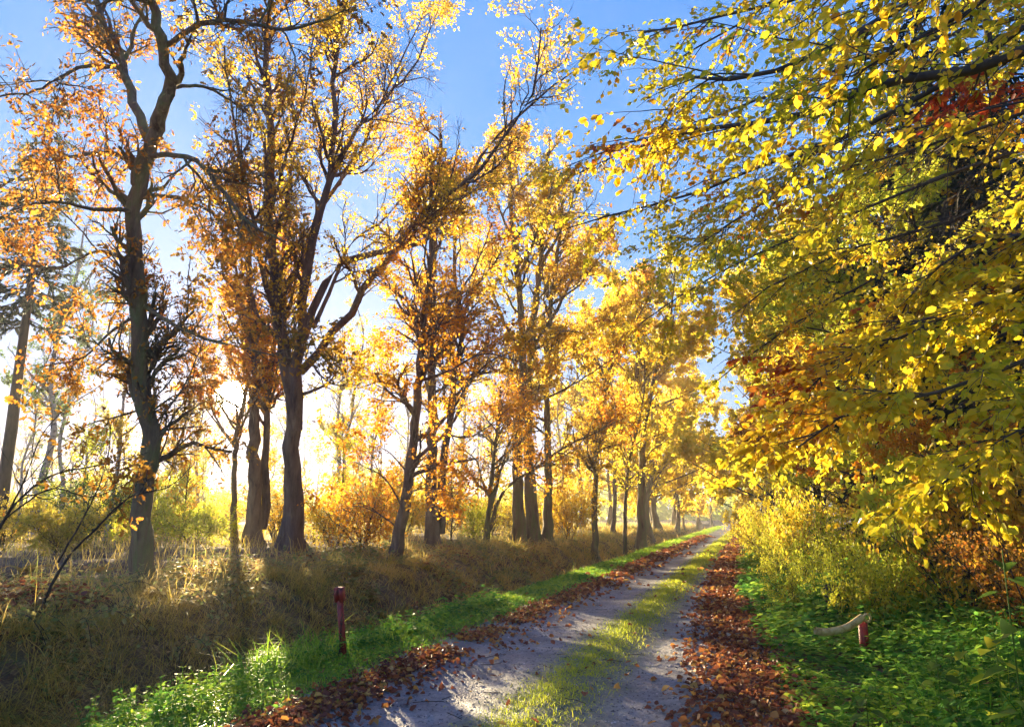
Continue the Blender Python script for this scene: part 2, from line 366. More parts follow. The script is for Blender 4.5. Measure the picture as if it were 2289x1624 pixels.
# left verge grass
def xf(n, y): return np.clip(rng.normal(-4.4, .33, n), -5.2, -3.45)
x, y = scatter(46000, xf, 4, 110)
g = Geo(); blades(g, x, y, rng.uniform(.05, .15, len(x)) * (1 + .2 * dscale(y)), .0034 * dscale(y), .5)
tag(g.build('verge_grass', M['grass'], kind='stuff'), 'bright green short grass verge between the ditch and the track', 'grass')
# grass strip in the middle of the track, in ragged patches
def xf(n, y): return rng.normal(-1.77, .19, n)
x, y = scatter(42000, xf, 4.5, 110)
k = vnoise(x, y, 3.2, 9) + .12 * rng.normal(size=len(x)) > -.4 - np.clip((y - 7) / 7, 0, .9); x, y = x[k], y[k]
g = Geo(); blades(g, x, y, rng.uniform(.03, .09, len(x)) * (1 + .2 * dscale(y)), .0042 * dscale(y), .7)
tag(g.build('track_grass', M['track_grass'], kind='stuff'), 'low yellow green grass strip growing between the two wheel ruts', 'grass')
# dry grass on the ditch banks and the field behind
def xf(n, y): return rng.uniform(-9.5, -5.1, n)
x, y = scatter(42000, xf, 4, 110)
k = (rng.uniform(size=len(x)) < np.interp(x, [-9.5, -7, -6.3, -5.6, -5.1], [1, 1, .35, .35, .9])) & (vnoise(x, y, 1.5, 31) > -.3); x, y = x[k], y[k]
g = Geo(); blades(g, x, y, rng.uniform(.1, .5, len(x)) ** 1.2 * np.clip(.8 + y / 60, 0, 1.6) * (1 + .5 * vnoise(x, y, 3, 8)), .0036 * dscale(y), .8)
tag(g.build('bank_grass', M['drygrass'], kind='stuff'), 'brown dry matted grass hanging over the ditch bank', 'grass')
def tufts(g, x, y, nb, ln, w, drop=.9, out=(.5, 0)):
    n = len(x); c = ground(x, y); c = np.repeat(c, nb, 0); m = n * nb
    L_ = np.repeat(ln, nb) * rng.uniform(.45, 1.1, m); W_ = np.repeat(w, nb) * rng.uniform(.6, 1.2, m)
    c[:, :2] += rng.normal(0, .05, (m, 2)) * np.repeat(ln, nb)[:, None] * 2.2; c[:, 2] = gz(c[:, 0], c[:, 1]) - .01
    d = np.stack([rng.normal(out[0], .55, m), rng.normal(out[1], .55, m), rng.uniform(.7, 1.3, m)], -1); d = norm(d)
    h = norm(np.stack([d[:, 0], d[:, 1], 0 * d[:, 0]], -1)); side = norm(np.cross(d, UP)) * W_[:, None]
    dr = drop * rng.uniform(.3, 1.3, m)[:, None]
    rows = []
    for t in (0, .4, .75, 1.):
        p = c + L_[:, None] * (d * t + h * .35 * t * t * dr - UP * .75 * t**2.2 * dr)
        rows += [p - side * (1.0 - .45 * t), p + side * (1.0 - .45 * t)] if t < 1 else [p]
    V = np.stack(rows, 1); Lq = np.array([0, 1, 3, 2, 2, 3, 5, 4, 4, 5, 6])
    g.add(V.reshape(-1, 3), (Lq[None] + (np.arange(m) * 7)[:, None]).ravel(), np.tile([4, 4, 3], m)); return g
def xf(n, y): return rng.choice([-8.4, -7.8, -7.2, -6.8], n) + rng.normal(0, .45, n)
x, y = scatter(980, xf, 4.5, 70, 1.1); g = Geo()
tufts(g, x, y, 34, rng.uniform(.3, .8, len(x)), .0048 * dscale(y))
tag(g.build('hanging_grass', M['drygrass'], kind='stuff'), 'long tan tussocks of dead grass drooping down the far ditch bank', 'grass')
x = rng.uniform(-60, -8.3, 75000); y = rng.uniform(5, 110, 75000)
fx = x * CR[0] + y * CR[1]; fd = x * fw[0] + y * fw[1]
k = (fd > 4) & (fx / fd > -.85) & (rng.uniform(size=len(x)) < np.clip(18 / fd, .12, 1)); x, y, fd = x[k], y[k], fd[k]
g = Geo(); blades(g, x, y, rng.uniform(.2, .85, len(x)), .0035 * dscale(fd), .35)
tag(g.build('field_grass', M['drygrass'], kind='stuff'), 'tall pale golden grass filling the clearing behind the left trees', 'grass')

# low herbs: left verge by the post, right side of the track, scattered on the bank
def herbs(name, x, y, hmax, size, mat, label, shape=OVAL4, cat='ground cover', sd=3):
    b = ground(x, y); cl = .5 + .5 * vnoise(x, y, 5, sd)
    hh = hmax * (.25 + .75 * cl) * rng.uniform(.15, 1, len(x)); b[:, 2] += hh
    a = rng.uniform(0, 6.283, len(x)); ax = np.stack([np.cos(a), np.sin(a), rng.normal(-.15, .3, len(x))], -1)
    nv = norm(rng.normal(0, .38, (len(x), 3)) + np.array([0, 0, 1]))
    g = Geo(); leaves(g, b, ax, nv, size * rng.uniform(.6, 1.4, len(x)), shape)
    return tag(g.build(name, mat, kind='stuff'), label, cat)
def xf(n, y): return rng.uniform(-5.4, -3.75, n)
x, y = scatter(20000, xf, 4, 30, 1.2)
k = rng.uniform(size=len(x)) < np.interp(x, [-5.3, -4.9, -4.2, -3.8], [.5, 1, .9, .25]); x, y = x[k], y[k]
herbs('verge_herbs', x, y, .13, .045 * np.clip(y / 9, .9, 2), M['herb'], 'low deep green herbs round the foot of the red post')
def xf(n, y): return rng.uniform(np.interp(y, [4, 8, 16, 40], [.45, .12, -.35, -.75]), np.interp(y, [4, 12, 40], [4.6, 5.5, 3]), n)
x, y = scatter(50000, xf, 3.2, 60, 1.05)
edge = np.interp(y, [4, 8, 16, 40], [.45, .12, -.35, -.75]) + .25 * vnoise(x * 0, y, 3, 4)
k = (x > edge) & ~((vnoise(x, y, 1.3, 77) > .25) & (x > 2.6)); x, y = x[k], y[k]; e = (x - edge[k])
cl = herbs('green_undergrowth', x, y, 1.15, .07 * np.clip(y / 7, .8, 3), M['herb'], 'thick dark green herbs and brambles along the right side of the track', DIAMOND)
me = cl.data   # rise away from the track edge
co = np.zeros(len(me.vertices) * 3, np.float32); me.vertices.foreach_get('co', co); co = co.reshape(-1, 3)
bz = gz(co[:, 0], co[:, 1]); ee = co[:, 0] - np.interp(co[:, 1], [4, 8, 16, 40], [.45, .12, -.35, -.75])
co[:, 2] = bz + (co[:, 2] - bz) * np.clip(.14 + ee * .45, .12, .75) * (.75 + .6 * vnoise(co[:, 0], co[:, 1], 2.2, 21)) * (1 - .85 * np.exp(-((co[:, 0] - 1.0) ** 2 / 1.1 + (co[:, 1] - 9.0) ** 2 / 3.2))); me.vertices.foreach_set('co', co.ravel()); me.update()
def plants(name, x, y, h, size, mat, label, pairs=5, cat='ground cover'):
    g = Geo(); n = len(x); b = ground(x, y); tilt = np.stack([rng.normal(0, .25, n), rng.normal(0, .25, n), np.ones(n)], -1)
    a0 = rng.uniform(0, 6.283, n)
    for k in range(pairs):
        f = .35 + .65 * k / (pairs - 1)
        for s_ in (0, math.pi):
            a = a0 + k * 1.57 + s_ + rng.normal(0, .25, n); q = b + tilt * (h * f)[:, None]
            ax = np.stack([np.cos(a), np.sin(a), rng.normal(.25 if k == pairs - 1 else -.15, .25, n)], -1)
            nv = norm(rng.normal(0, .25, (n, 3)) + UP - .3 * ax)
            sz = size * (1.15 - .55 * f) * rng.uniform(.6, 1.3, n)
            leaves(g, q + ax * (sz * .15)[:, None], ax, nv, sz, OVAL4, 1.15)
    st = np.stack([b, b + tilt * h[:, None]], 1); g.tubes(st, np.full((n, 2), .003), 3)
    return tag(g.build(name, mat, kind='stuff'), label, cat)
def redge(y): return np.interp(y, [4, 8, 16, 40], [.45, .12, -.35, -.75])
def xf(n, y): return redge(y) + .05 + rng.uniform(0, 1, n) ** .8 * 4.2
x, y = scatter(3600, xf, 3.4, 30, 1.15); e = x - redge(y)
low = 1 - .85 * np.exp(-((x - 1.0) ** 2 / 1.1 + (y - 9.0) ** 2 / 3.2))
hh = np.clip(.14 + .3 * e, .12, .62) * (.8 + .6 * vnoise(x, y, 2.2, 21)) * rng.uniform(.7, 1.35, len(x)) * low
plants('leafy_undergrowth', x, y, np.clip(hh, .035, .8), .11 * np.clip(y / 9, .8, 1.9), M['herb'], 'nettle like green plants rising from the undergrowth right of the track')
def xf(n, y): return rng.uniform(-5.25, -4.35, n)
x, y = scatter(420, xf, 5, 14, 1.1); plants('verge_plants', x, y, rng.uniform(.08, .3, len(x)), .085 * np.clip(y / 9, .8, 1.6), M['herb'], 'leafy green weeds crowding the left verge at the ditch edge')
def xf(n, y): return rng.uniform(-9.5, -6.6, n)
x, y = scatter(1100, xf, 4.5, 26, 1.1); k = vnoise(x, y, 1.7, 63) > .0; x, y = x[k], y[k]; plants('bank_plants', x, y, rng.uniform(.1, .35, len(x)), .1 * np.clip(y / 9, .8, 1.6), M['bankleaf'], 'scattered leafy weeds on the far ditch bank')
def xf(n, y): return rng.uniform(-11, -5.2, n)
x, y = scatter(15000, xf, 4, 40); k = vnoise(x, y, 1.6, 41) > .05; x, y = x[k], y[k]
herbs('bank_herbs', x, y, .32, .065 * np.clip(y / 9, .9, 2.5), M['bankleaf'], 'scattered small herbs and bramble leaves on the far ditch bank')

# fallen leaves: single ones, then the rest of the litter joined
def litter_pose(x, y, lift=.012):
    P = ground(x, y); P[:, 2] += lift + rng.uniform(0, .035, len(x))
    a = rng.uniform(0, 6.283, len(x)); ax = np.stack([np.cos(a), np.sin(a), rng.normal(0, .3, len(x))], -1)
    nv = norm(rng.normal(0, .5, (len(x), 3)) + np.array([0, 0, 1])); return P, ax, nv
def lx(n, y):
    a = rng.uniform(size=n)
    left = np.where(rng.uniform(size=n) < .75, rng.normal(-3.55, .13, n), rng.normal(-3.4, .3, n)); r0 = np.interp(y, [4, 7, 15, 40], [-.55, -.55, -.95, -1.05]); r1 = np.interp(y, [4, 8, 16, 40], [.6, .2, -.3, -.75])
    right = rng.uniform(0, 1, n) ** .8 * (r1 - r0) + r0
    stray = rng.uniform(-3.6, .2, n)
    return np.where(a < .45, left, np.where(a < .985, right + rng.normal(0, .2, n), stray))
g = Geo(); x, y = scatter(19000, lx, 4.2, 60, 1.1); k = (vnoise(x, y, 2.4, 55) > -.3) | (x > -2); x, y = x[k], y[k]; P, ax, nv = litter_pose(x, y)
leaves(g, P, ax, nv, rng.uniform(.04, .085, len(x)) * np.clip(y / 11, 1, 3), CURLED, 1.2)
tag(g.build('leaf_litter', M['litter'], kind='stuff'), 'drifts of fallen red brown leaves along both edges of the track', 'fallen leaves')
g = Geo(); 
def xf(n, y): return rng.uniform(-9, -5.3, n)
x, y = scatter(16000, xf, 4, 30); k = vnoise(x, y, 1.4, 71) > .12; x, y = x[k], y[k]; P, ax, nv = litter_pose(x, y, .05); P[:, 2] += rng.uniform(0, .12, len(x))
leaves(g, P, ax, nv, rng.uniform(.06, .11, len(x)), OVAL4)
def xf(n, y): return rng.uniform(2.2, 8, n)
x, y = scatter(12000, xf, 4, 30); P, ax, nv = litter_pose(x, y, .03)
leaves(g, P, ax, nv, rng.uniform(.05, .1, len(x)), OVAL4)
tag(g.build('bank_litter', M['litter'], kind='stuff'), 'brown fallen leaves caught on the ditch bank and under the right hand trees', 'fallen leaves')
def one_leaf(name, shape, mat, s=1.0):
    g = Geo(); leaves(g, np.zeros((1, 3)), np.array([[1., 0, 0]]), np.array([[0, 0, 1.]]), np.array([s]), shape)
    o = g.build(name, mat); me = o.data; bpy.data.objects.remove(o); return me
lm = [one_leaf('fallen_leaf', OAK, M['litter']), one_leaf('fallen_leaf', OVAL, M['litter'])]
x, y = scatter(300, lx, 5.6, 12); st = rng.uniform(size=300) < .1; x[st] = rng.uniform(-3.2, -.5, st.sum())
P, ax, nv = litter_pose(x, y, .03)
from mathutils import Matrix
def place(o, p, ax, nv, s):
    X = norm(ax); Y = norm(np.cross(nv, X)); Z = np.cross(X, Y)
    o.matrix_local = Matrix(((X[0] * s, Y[0] * s, Z[0] * s, p[0]), (X[1] * s, Y[1] * s, Z[1] * s, p[1]), (X[2] * s, Y[2] * s, Z[2] * s, p[2]), (0, 0, 0, 1)))
for i in range(300):
    o = bpy.data.objects.new('fallen_leaf', lm[i % 2]); COL.objects.link(o); o.parent = track
    place(o, P[i], ax[i], nv[i], rng.uniform(.055, .1))
# fallen twigs on the ruts and in the litter
x, y = scatter(70, lambda n, y: rng.uniform(-3.6, .1, n), 5, 20); c = ground(x, y); c[:, 2] += .02
a = rng.uniform(0, 6.283, 70); l = rng.uniform(.06, .3, 70)[:, None]; d1 = np.stack([np.cos(a), np.sin(a), a * 0 + .03], -1)
P_ = np.stack([c, c + d1 * l * .5 + rng.normal(0, .008, (70, 3)), c + d1 * l], 1); P_[..., 2] = np.maximum(P_[..., 2], gz(P_[..., 0], P_[..., 1]) + .01)
g = Geo(); g.tubes(P_, np.full((70, 3), .0035), 4); tag(g.build('fallen_twigs', M['bark_dark'], kind='stuff'), 'thin dark fallen twigs scattered over the ruts and leaf litter', 'twigs')
# loose stones
g = Geo(); x, y = scatter(9000, lambda n, y: rng.uniform(-3.3, -.5, n), 4.5, 22)
P = ground(x, y); P[:, 2] += .006; r = rng.uniform(.003, .017, len(x))[:, None, None]
oc = np.array([[1, 0, 0], [0, 1, 0], [-1, 0, 0], [0, -1, 0], [0, 0, .7]]) * 1.0
V = P[:, None, :] + oc[None] * r * rng.uniform(.6, 1.3, (len(x), 5, 1))
L = np.array([0, 1, 4, 1, 2, 4, 2, 3, 4, 3, 0, 4]); g.add(V.reshape(-1, 3), (L[None] + (np.arange(len(x)) * 5)[:, None]).ravel(), np.full(4 * len(x), 3))
tag(g.build('loose_grit', M['stone'], kind='stuff'), 'loose grit scattered over the wheel ruts', 'gravel')

# ------------------------------------------------------------------ trees
def clone(src, X, Y, rot, sc, label, cat, group=None, mat=None):
    b = ground(np.array([X]), np.array([Y]))[0]; b[2] -= .06
    r = src.copy(); COL.objects.link(r); r.location = tuple(map(float, b)); r.rotation_euler = (0, 0, rot); r.scale = (sc, sc, sc * rng.uniform(.92, 1.08))
    if 'group' in r.keys(): del r['group']
    tag(r, label, cat, group)
    for ch in src.children:
        c = ch.copy(); COL.objects.link(c); c.parent = r
        if mat and c.name.startswith('leaves'):
            c.material_slots[0].link = 'OBJECT'; c.material_slots[0].material = M[mat]
    return r
ORD = ['first', 'second', 'third', 'fourth', 'fifth', 'sixth', 'seventh', 'eighth', 'ninth']
def where(px):
    for lim, w in ((300, 'left of the near oak'), (600, 'between the near oak and the twin stemmed tree'), (880, 'between the twin stemmed tree and the leaning tree'), (1150, 'between the leaning tree and the trunk trio'), (9999, 'right of the trunk trio')):
        if px < lim: return w
LEAFMUL = 1.2
def make_tree(name, label, base, limbs, group=None, bark='bark', leaf='goldleaf', cat='tree', n1=60, n2=350, n3=1400, nl=20000,
              L1=2.2, L2=1.0, L3=.45, size=.08, shape=DIAMOND, bias=(0, 0, .12), t0=.15, flat=0., droop=.25, bare=.25, trunk_sides=12, wig=.25, leaf_from=None, branch_parts=True, sides1=5, spread=1.1, upn=.6, lt0=.0):
    """limbs: list of (points, r0, r1); the first one is the trunk"""
    root = empty(name, base, label, cat, group)
    LP, LR = [], []
    for i, (pts, r0, r1) in enumerate(limbs):
        P = limb(pts, 34 if i == 0 else 16, .0 if i == 0 else r0 * .25)
        P[1:-1] += rng.normal(0, r0 * .12, P[1:-1].shape)
        R = r0 + (r1 - r0) * np.linspace(0, 1, len(P)) ** .8
        if i == 0: R = R * (1 + .35 * np.exp(-np.linspace(0, 1, len(P)) * 16))
        g = Geo(); g.tubes(P[None], R[None], trunk_sides + 4 if i == 0 else 8, .05)
        if i == 0:                                    # buttressed roots spreading at the foot
            V = g.v[0].reshape(len(P), -1, 3); c = P[:, None, :]; hgt = (P[:, 2] - P[0, 2])[:, None]
            an = np.arange(V.shape[1]) / V.shape[1] * 6.283; lob = np.clip(np.sin(an * 3 + rng.uniform(0, 6)) + .6 * np.sin(an * 5 + rng.uniform(0, 6)), 0, 2)[None]
            V[:] = c + (V - c) * (1 + .55 * lob * np.exp(-np.clip(hgt, 0, 99) / (r0 * 1.8)))[..., None]
            g.v[0] = V.reshape(-1, 3)
        g.build('trunk' if i == 0 else 'branch', M[bark], root, True)
        Q = limb(P, 16); LP.append(Q); LR.append(np.interp(np.linspace(0, 1, 16), np.linspace(0, 1, len(R)), R))
    LP = np.array(LP); LR = np.array(LR)
    src, srr = (LP, LR) if leaf_from is None else (LP[leaf_from], LR[leaf_from])
    P1, R1 = spawn(src, srr, n1, L1, k=8, t0=t0, bias=bias, wig=wig, rmax=.06, flat=flat)
    P2, R2 = spawn(P1, R1, n2, L2, k=4, t0=.15, bias=np.array(bias) * .5, wig=wig * 1.1, rmax=.022, flat=flat)
    g = Geo(); g.tubes(P1, R1, sides1); g.tubes(P2, R2, 3)
    P3 = P2
    if n3:
        P3, R3 = spawn(P2, R2, n3, L3, k=2, t0=.1, bias=(0, 0, -droop * .2), wig=.3, rmax=.007, rend=.5, flat=flat); g.tubes(P3, R3, 3)
    g.build('twigs', M[bark], root, True, 'stuff')
    # some stretches of the crown carry few leaves
    c = P3[:, 0]; dens = vnoise(c[:, 0] + c[:, 2], c[:, 1] - c[:, 2] * .7, 1.3, 17) + rng.normal(0, .18, len(c))
    ok = dens > np.quantile(dens, bare)
    T = P3[ok] if ok.any() else P3
    nl = int(nl * LEAFMUL)
    p, t = on_twigs(T, nl, lt0)
    p = p + rng.normal(0, size * .4, p.shape)
    ax, nv = leaf_dirs(t, spread, droop, upn)
    dv = norm(p - EYE); gap = dv @ SUN < math.cos(math.radians(1.1)) # the thin spot in the crowns through which the sun stands clear
    p, ax, nv = p[gap], ax[gap], nv[gap]
    g = Geo(); leaves(g, p, ax, nv, size * rng.uniform(.55, 1.35, len(p)), shape)
    g.build('leaves', M[leaf], root, False, 'stuff')
    return root, T
def pl(d, *pts):                                     # polyline: (x, y) or (x, y, extra distance) seen at d metres
    return [at(p[0], p[1], d + (p[2] if len(p) > 2 else 0)) for p in pts]
def foot(P):                                         # stands the first point on the ground
    P = [np.array(p, float) for p in P]; P[0][2] = float(gz(P[0][0], P[0][1])) - .08; return P

# near oak on the left
D = 11.6
tr = foot(pl(D, (320, 1315), (318, 1130), (335, 960), (312, 840), (314, 700), (298, 560), (298, 450), (325, 370), (352, 290)))
L = [(tr, .155, .10),
     (pl(D, (352, 290), (378, 210, -.3), (362, 120, -.6), (345, 40, -.8), (338, -120, -1)), .115, .05),
     (pl(D, (338, 320), (300, 220, .4), (262, 110, .8), (212, 0, 1.2), (170, -120, 1.5)), .085, .04),
     (pl(D, (358, 105, -.6), (420, 70, -.9), (470, 50, -1), (545, 50, -1.4), (640, 66, -1.8), (740, 40, -2)), .05, .015),
     (pl(D, (378, 200, -.3), (430, 190, -.1), (500, 215, .4), (560, 260, 1)), .035, .012),
     (pl(D, (325, 375), (260, 345, .6), (180, 345, 1.4), (90, 370, 2.2), (0, 420, 3)), .05, .015),
     (pl(D, (300, 470), (210, 465, -.6), (120, 450, -1.2), (20, 470, -1.8)), .04, .012),
     (pl(D, (330, 350), (420, 350, -.5), (500, 430, -1), (560, 500, -1.4), (640, 540, -1.5)), .05, .015),
     (pl(D, (312, 440), (400, 440, .8), (480, 480, 1.5), (560, 560, 2.2)), .045, .012),
     (pl(D, (300, 590), (220, 560, 1), (120, 600, 2), (0, 580, 2.6)), .035, .01),
     (pl(D, (316, 680), (380, 720, -.4), (470, 760, -.8), (560, 780, -1), (640, 800, -1)), .04, .01),
     (pl(D, (320, 690), (250, 740, .8), (180, 800, 1.6), (90, 820, 2)), .03, .01),
     (pl(D, (335, 960), (400, 880, 1), (440, 800, 1.8), (470, 720, 2.2)), .025, .008),
     (pl(D, (280, 150, .7), (180, 150, .2), (90, 200, -.4), (0, 215, -1)), .04, .012)]
make_tree('oak_tree', 'nearest crooked oak on the left with mossy trunk forking high and brown orange leaves', tr[0], L, leaf='oakleaf',
          n1=150, n2=1000, n3=5000, nl=10500, L1=1.5, L2=.8, L3=.4, size=.085, shape=OAK, t0=.25, bare=.22, bias=(0, 0, .08))

# big twin-stemmed tree just right of the sun
D = 20.5
tr = foot(pl(D, (655, 1235), (655, 1120), (655, 1000), (655, 900), (640, 820), (620, 700), (615, 600), (600, 480), (606, 330), (598, 200), (600, 60), (610, -80)))
L = [(tr, .27, .045),
     (pl(D, (662, 960), (668, 860), (674, 760), (684, 620), (700, 520), (735, 420), (742, 300), (745, 170), (750, 40), (748, -100)), .19, .035),
     (pl(D, (672, 830), (730, 760, -.3), (790, 690, -.6), (830, 620, -1), (880, 560, -1.5), (950, 470, -2), (1060, 390, -2.4), (1130, 300, -2.6), (1190, 210, -2.8), (1210, 60, -3)), .125, .018),
     (pl(D, (680, 750), (720, 640, .3), (770, 580, .6), (860, 560, .9), (960, 530, 1.2), (1020, 450, 1.5), (1090, 330, 1.8), (1160, 260, 2), (1290, 150, 2)), .13, .02),
     (pl(D, (640, 640), (680, 570, .8), (710, 480, 1.6), (800, 350, 2.4), (850, 230, 3), (900, 130, 3.3), (950, 20, 3.6)), .09, .015),
     (pl(D, (622, 700), (590, 620, -.8), (570, 500, -1.6), (540, 380, -2.2), (520, 250, -2.6), (500, 100, -3)), .09, .018),
     (pl(D, (740, 400), (790, 300, .6), (860, 220, 1.2), (930, 140, 1.8), (980, 20, 2.2)), .07, .012),
     (pl(D, (603, 480), (640, 350, -1), (680, 220, -1.8), (700, 80, -2.4)), .06, .012),
     (pl(D, (700, 730), (740, 640, 1), (790, 540, 2), (870, 480, 2.6), (930, 380, 3)), .07, .012),
     (pl(D, (600, 300), (540, 200, 1), (470, 120, 2), (400, 60, 2.6)), .05, .01),
     (pl(D, (690, 620), (640, 520, 1), (650, 380, 2), (660, 250, 2.4)), .07, .012),
     (pl(D, (690, 800), (730, 850, -1), (770, 860, -2), (800, 850, -2.6)), .035, .008)]
make_tree('oak_tree', 'massive twin stemmed tree right of the sun with long limbs arching over the ditch', tr[0], L, bark='bark_brown', leaf='goldleaf',
          n1=230, n2=1800, n3=7000, nl=34000, L1=2.4, L2=1.1, L3=.5, size=.08, shape=DIAMOND, t0=.22, bare=.3, wig=.22)

def simple_stem(px, py, d, pts, r0, r1):
    return foot(pl(d, (px, py), *pts)), r0, r1
# further trees of the left row
specs = [
 # label, depth, trunk pts, r, extra limbs, leaf, nl, size
 ('tree in the sun glare with two dark stems rising from one base', 25, [(565, 1205), (566, 1100), (570, 950), (572, 800), (560, 650), (545, 500), (520, 350)], .25,
   [([(585, 1180, .2), (598, 1050, .3), (600, 900, .3), (612, 780, .5), (630, 640, 1), (640, 500, 1.4)], .16, .05), ([(572, 800), (540, 700, 1), (500, 600, 2), (450, 500, 3)], .09, .02), ([(572, 800), (530, 760, -1), (490, 680, -2)], .05, .015)], 'orange', 14000, .1),
 ('slender stem rising straight below the sun disc', 27, [(524, 1180), (524, 1060), (530, 960), (552, 860), (548, 720), (520, 560)], .12,
   [([(527, 1000), (480, 930, .5), (450, 800, 1)], .05, .015), ([(545, 880), (500, 840, -.5), (460, 830, -1)], .04, .01)], 'orange', 10000, .1),
 ('dark leaning tree with orange leaves at the ditch edge', 18.5, [(878, 1255), (905, 1120), (928, 950), (940, 800), (958, 640), (966, 500), (960, 380)], .16,
   [([(918, 1040), (960, 1000, .5), (1015, 940, 1), (1040, 880, 1.2), (1090, 810, 1.4), (1160, 780, 1.4)], .06, .015), ([(936, 850), (1000, 830, -.5), (1080, 790, -1), (1170, 810, -1.4)], .045, .01),
    ([(930, 930), (880, 870, .6), (820, 830, 1.2)], .035, .01), ([(945, 760), (1000, 690, .6), (1060, 600, 1.2), (1100, 500, 1.6)], .05, .012), ([(900, 1130), (850, 1060, -.6), (790, 1030, -1.2)], .03, .008), ([(892, 1180), (850, 1150, -.4), (800, 1130, -.9), (750, 1140, -1.2)], .025, .006), ([(908, 1100), (960, 1090, -.5), (1010, 1110, -.9), (1040, 1140, -1)], .025, .006), ([(914, 1060), (870, 1010, .5), (810, 980, 1)], .025, .006)], 'orange', 15000, .085),
 ('tall upright tree directly behind the leaning one', 23, [(968, 1215), (965, 1050), (966, 900), (964, 750), (968, 600), (975, 450), (985, 300)], .2,
   [([(985, 1190, .3), (998, 1000, .3), (1016, 860, .4), (1030, 740, .6), (1015, 620, 1), (1020, 480, 1.6)], .15, .04), ([(1028, 740, .6), (1060, 650, 1), (1110, 580, 1.4), (1150, 480, 1.8)], .07, .015), ([(966, 780), (920, 700, .6), (890, 600, 1.2)], .05, .012)], 'goldleaf', 18000, .09),
 ('small many stemmed tree with a branch reaching right', 26, [(1085, 1222), (1092, 1150), (1100, 1060), (1112, 950), (1120, 860)], .11,
   [([(1090, 1190), (1130, 1090, .4), (1180, 1055, .6), (1260, 1000, .4), (1340, 960, 0), (1420, 920, -.3)], .08, .015), ([(1098, 1130), (1120, 1050, .5), (1150, 950, 1), (1170, 850, 1.4)], .06, .015)], 'orange', 8000, .1),
 ('left one of three straight trunks standing close together', 29, [(1163, 1205), (1156, 1080), (1156, 960), (1170, 820), (1165, 680), (1150, 540), (1140, 420), (1150, 300)], .24,
   [([(1168, 800), (1120, 700, 1), (1080, 600, 2), (1030, 520, 3)], .09, .02), ([(1160, 620), (1200, 520, -1), (1240, 400, -2)], .08, .02), ([(1158, 560), (1110, 450, .5), (1070, 330, 1)], .07, .015)], 'goldleaf', 20000, .1),
 ('middle one of three straight trunks with forked top', 30, [(1195, 1205), (1186, 1080), (1180, 960), (1186, 800), (1200, 640), (1215, 480), (1225, 340)], .26,
   [([(1190, 780), (1240, 700, 1), (1290, 600, 2), (1340, 520, 3)], .1, .02), ([(1186, 900), (1240, 880, -1), (1310, 840, -2), (1370, 800, -3)], .06, .015), ([(1205, 600), (1260, 500, -1), (1300, 380, -1.6)], .08, .02)], 'goldleaf', 20000, .1),
 ('right one of three straight trunks beside a sapling', 31, [(1223, 1205), (1226, 1080), (1225, 960), (1222, 820), (1232, 680), (1250, 540), (1262, 420)], .2,
   [([(1225, 850), (1270, 780, 1), (1330, 740, 2)], .06, .015), ([(1232, 680), (1290, 640, -1), (1350, 560, -2)], .06, .015)], 'goldleaf', 16000, .1),
 ('thin bent tree between the trunk trio and the forked tree', 34, [(1330, 1203), (1330, 1100), (1332, 1000), (1350, 900), (1366, 800), (1376, 680)], .16,
   [([(1352, 890), (1300, 800, 1), (1270, 720, 2)], .05, .015), ([(1370, 780), (1420, 720, -1), (1460, 640, -2)], .05, .015)], 'goldleaf', 18000, .11),
 ('very slim curved stem leaning against the forked tree', 35, [(1395, 1197), (1400, 1100), (1412, 1000), (1432, 930), (1440, 850), (1438, 740)], .11, [([(1438, 820), (1400, 740, 1), (1380, 660, 1.4)], .04, .01)], 'yellow', 9000, .11),
 ('tree with a clear V shaped fork by the ditch', 37, [(1431, 1202), (1434, 1100), (1436, 1000), (1437, 960), (1424, 860), (1426, 760), (1418, 640)], .25,
   [([(1437, 960), (1455, 880, .3), (1475, 800, .6), (1500, 700, 1), (1510, 600, 1.4)], .14, .03), ([(1424, 860), (1370, 800, 1), (1330, 760, 2)], .06, .015), ([(1470, 820), (1530, 770, -1), (1590, 740, -2)], .05, .015), ([(1420, 740), (1380, 650, -.5), (1360, 590, -1)], .07, .02)], 'yellow', 34000, .12),
]
for (lab, d, tp, r, ex, leaf, nl, sz) in specs:
    tr = foot(pl(d, *tp)); L = [(tr, r, r * .25)] + [(pl(d, *p), a, b) for p, a, b in ex]
    make_tree('oak_tree' if leaf in ('goldleaf', 'oakleaf') else 'beech_tree', lab, tr[0], L, bark='bark_brown' if d < 26 else 'bark', leaf=leaf, n1=50 if 'slender' in lab else 70, n2=300 if 'slender' in lab else 500, n3=(300 if 'slender' in lab else 1500) if d < 32 else 0, nl=int(nl * .72), L1=2.3, L2=1.0, L3=.5, size=sz, t0=.12 if 'leaning tree with orange' in lab else .3, bare=.25, trunk_sides=9)

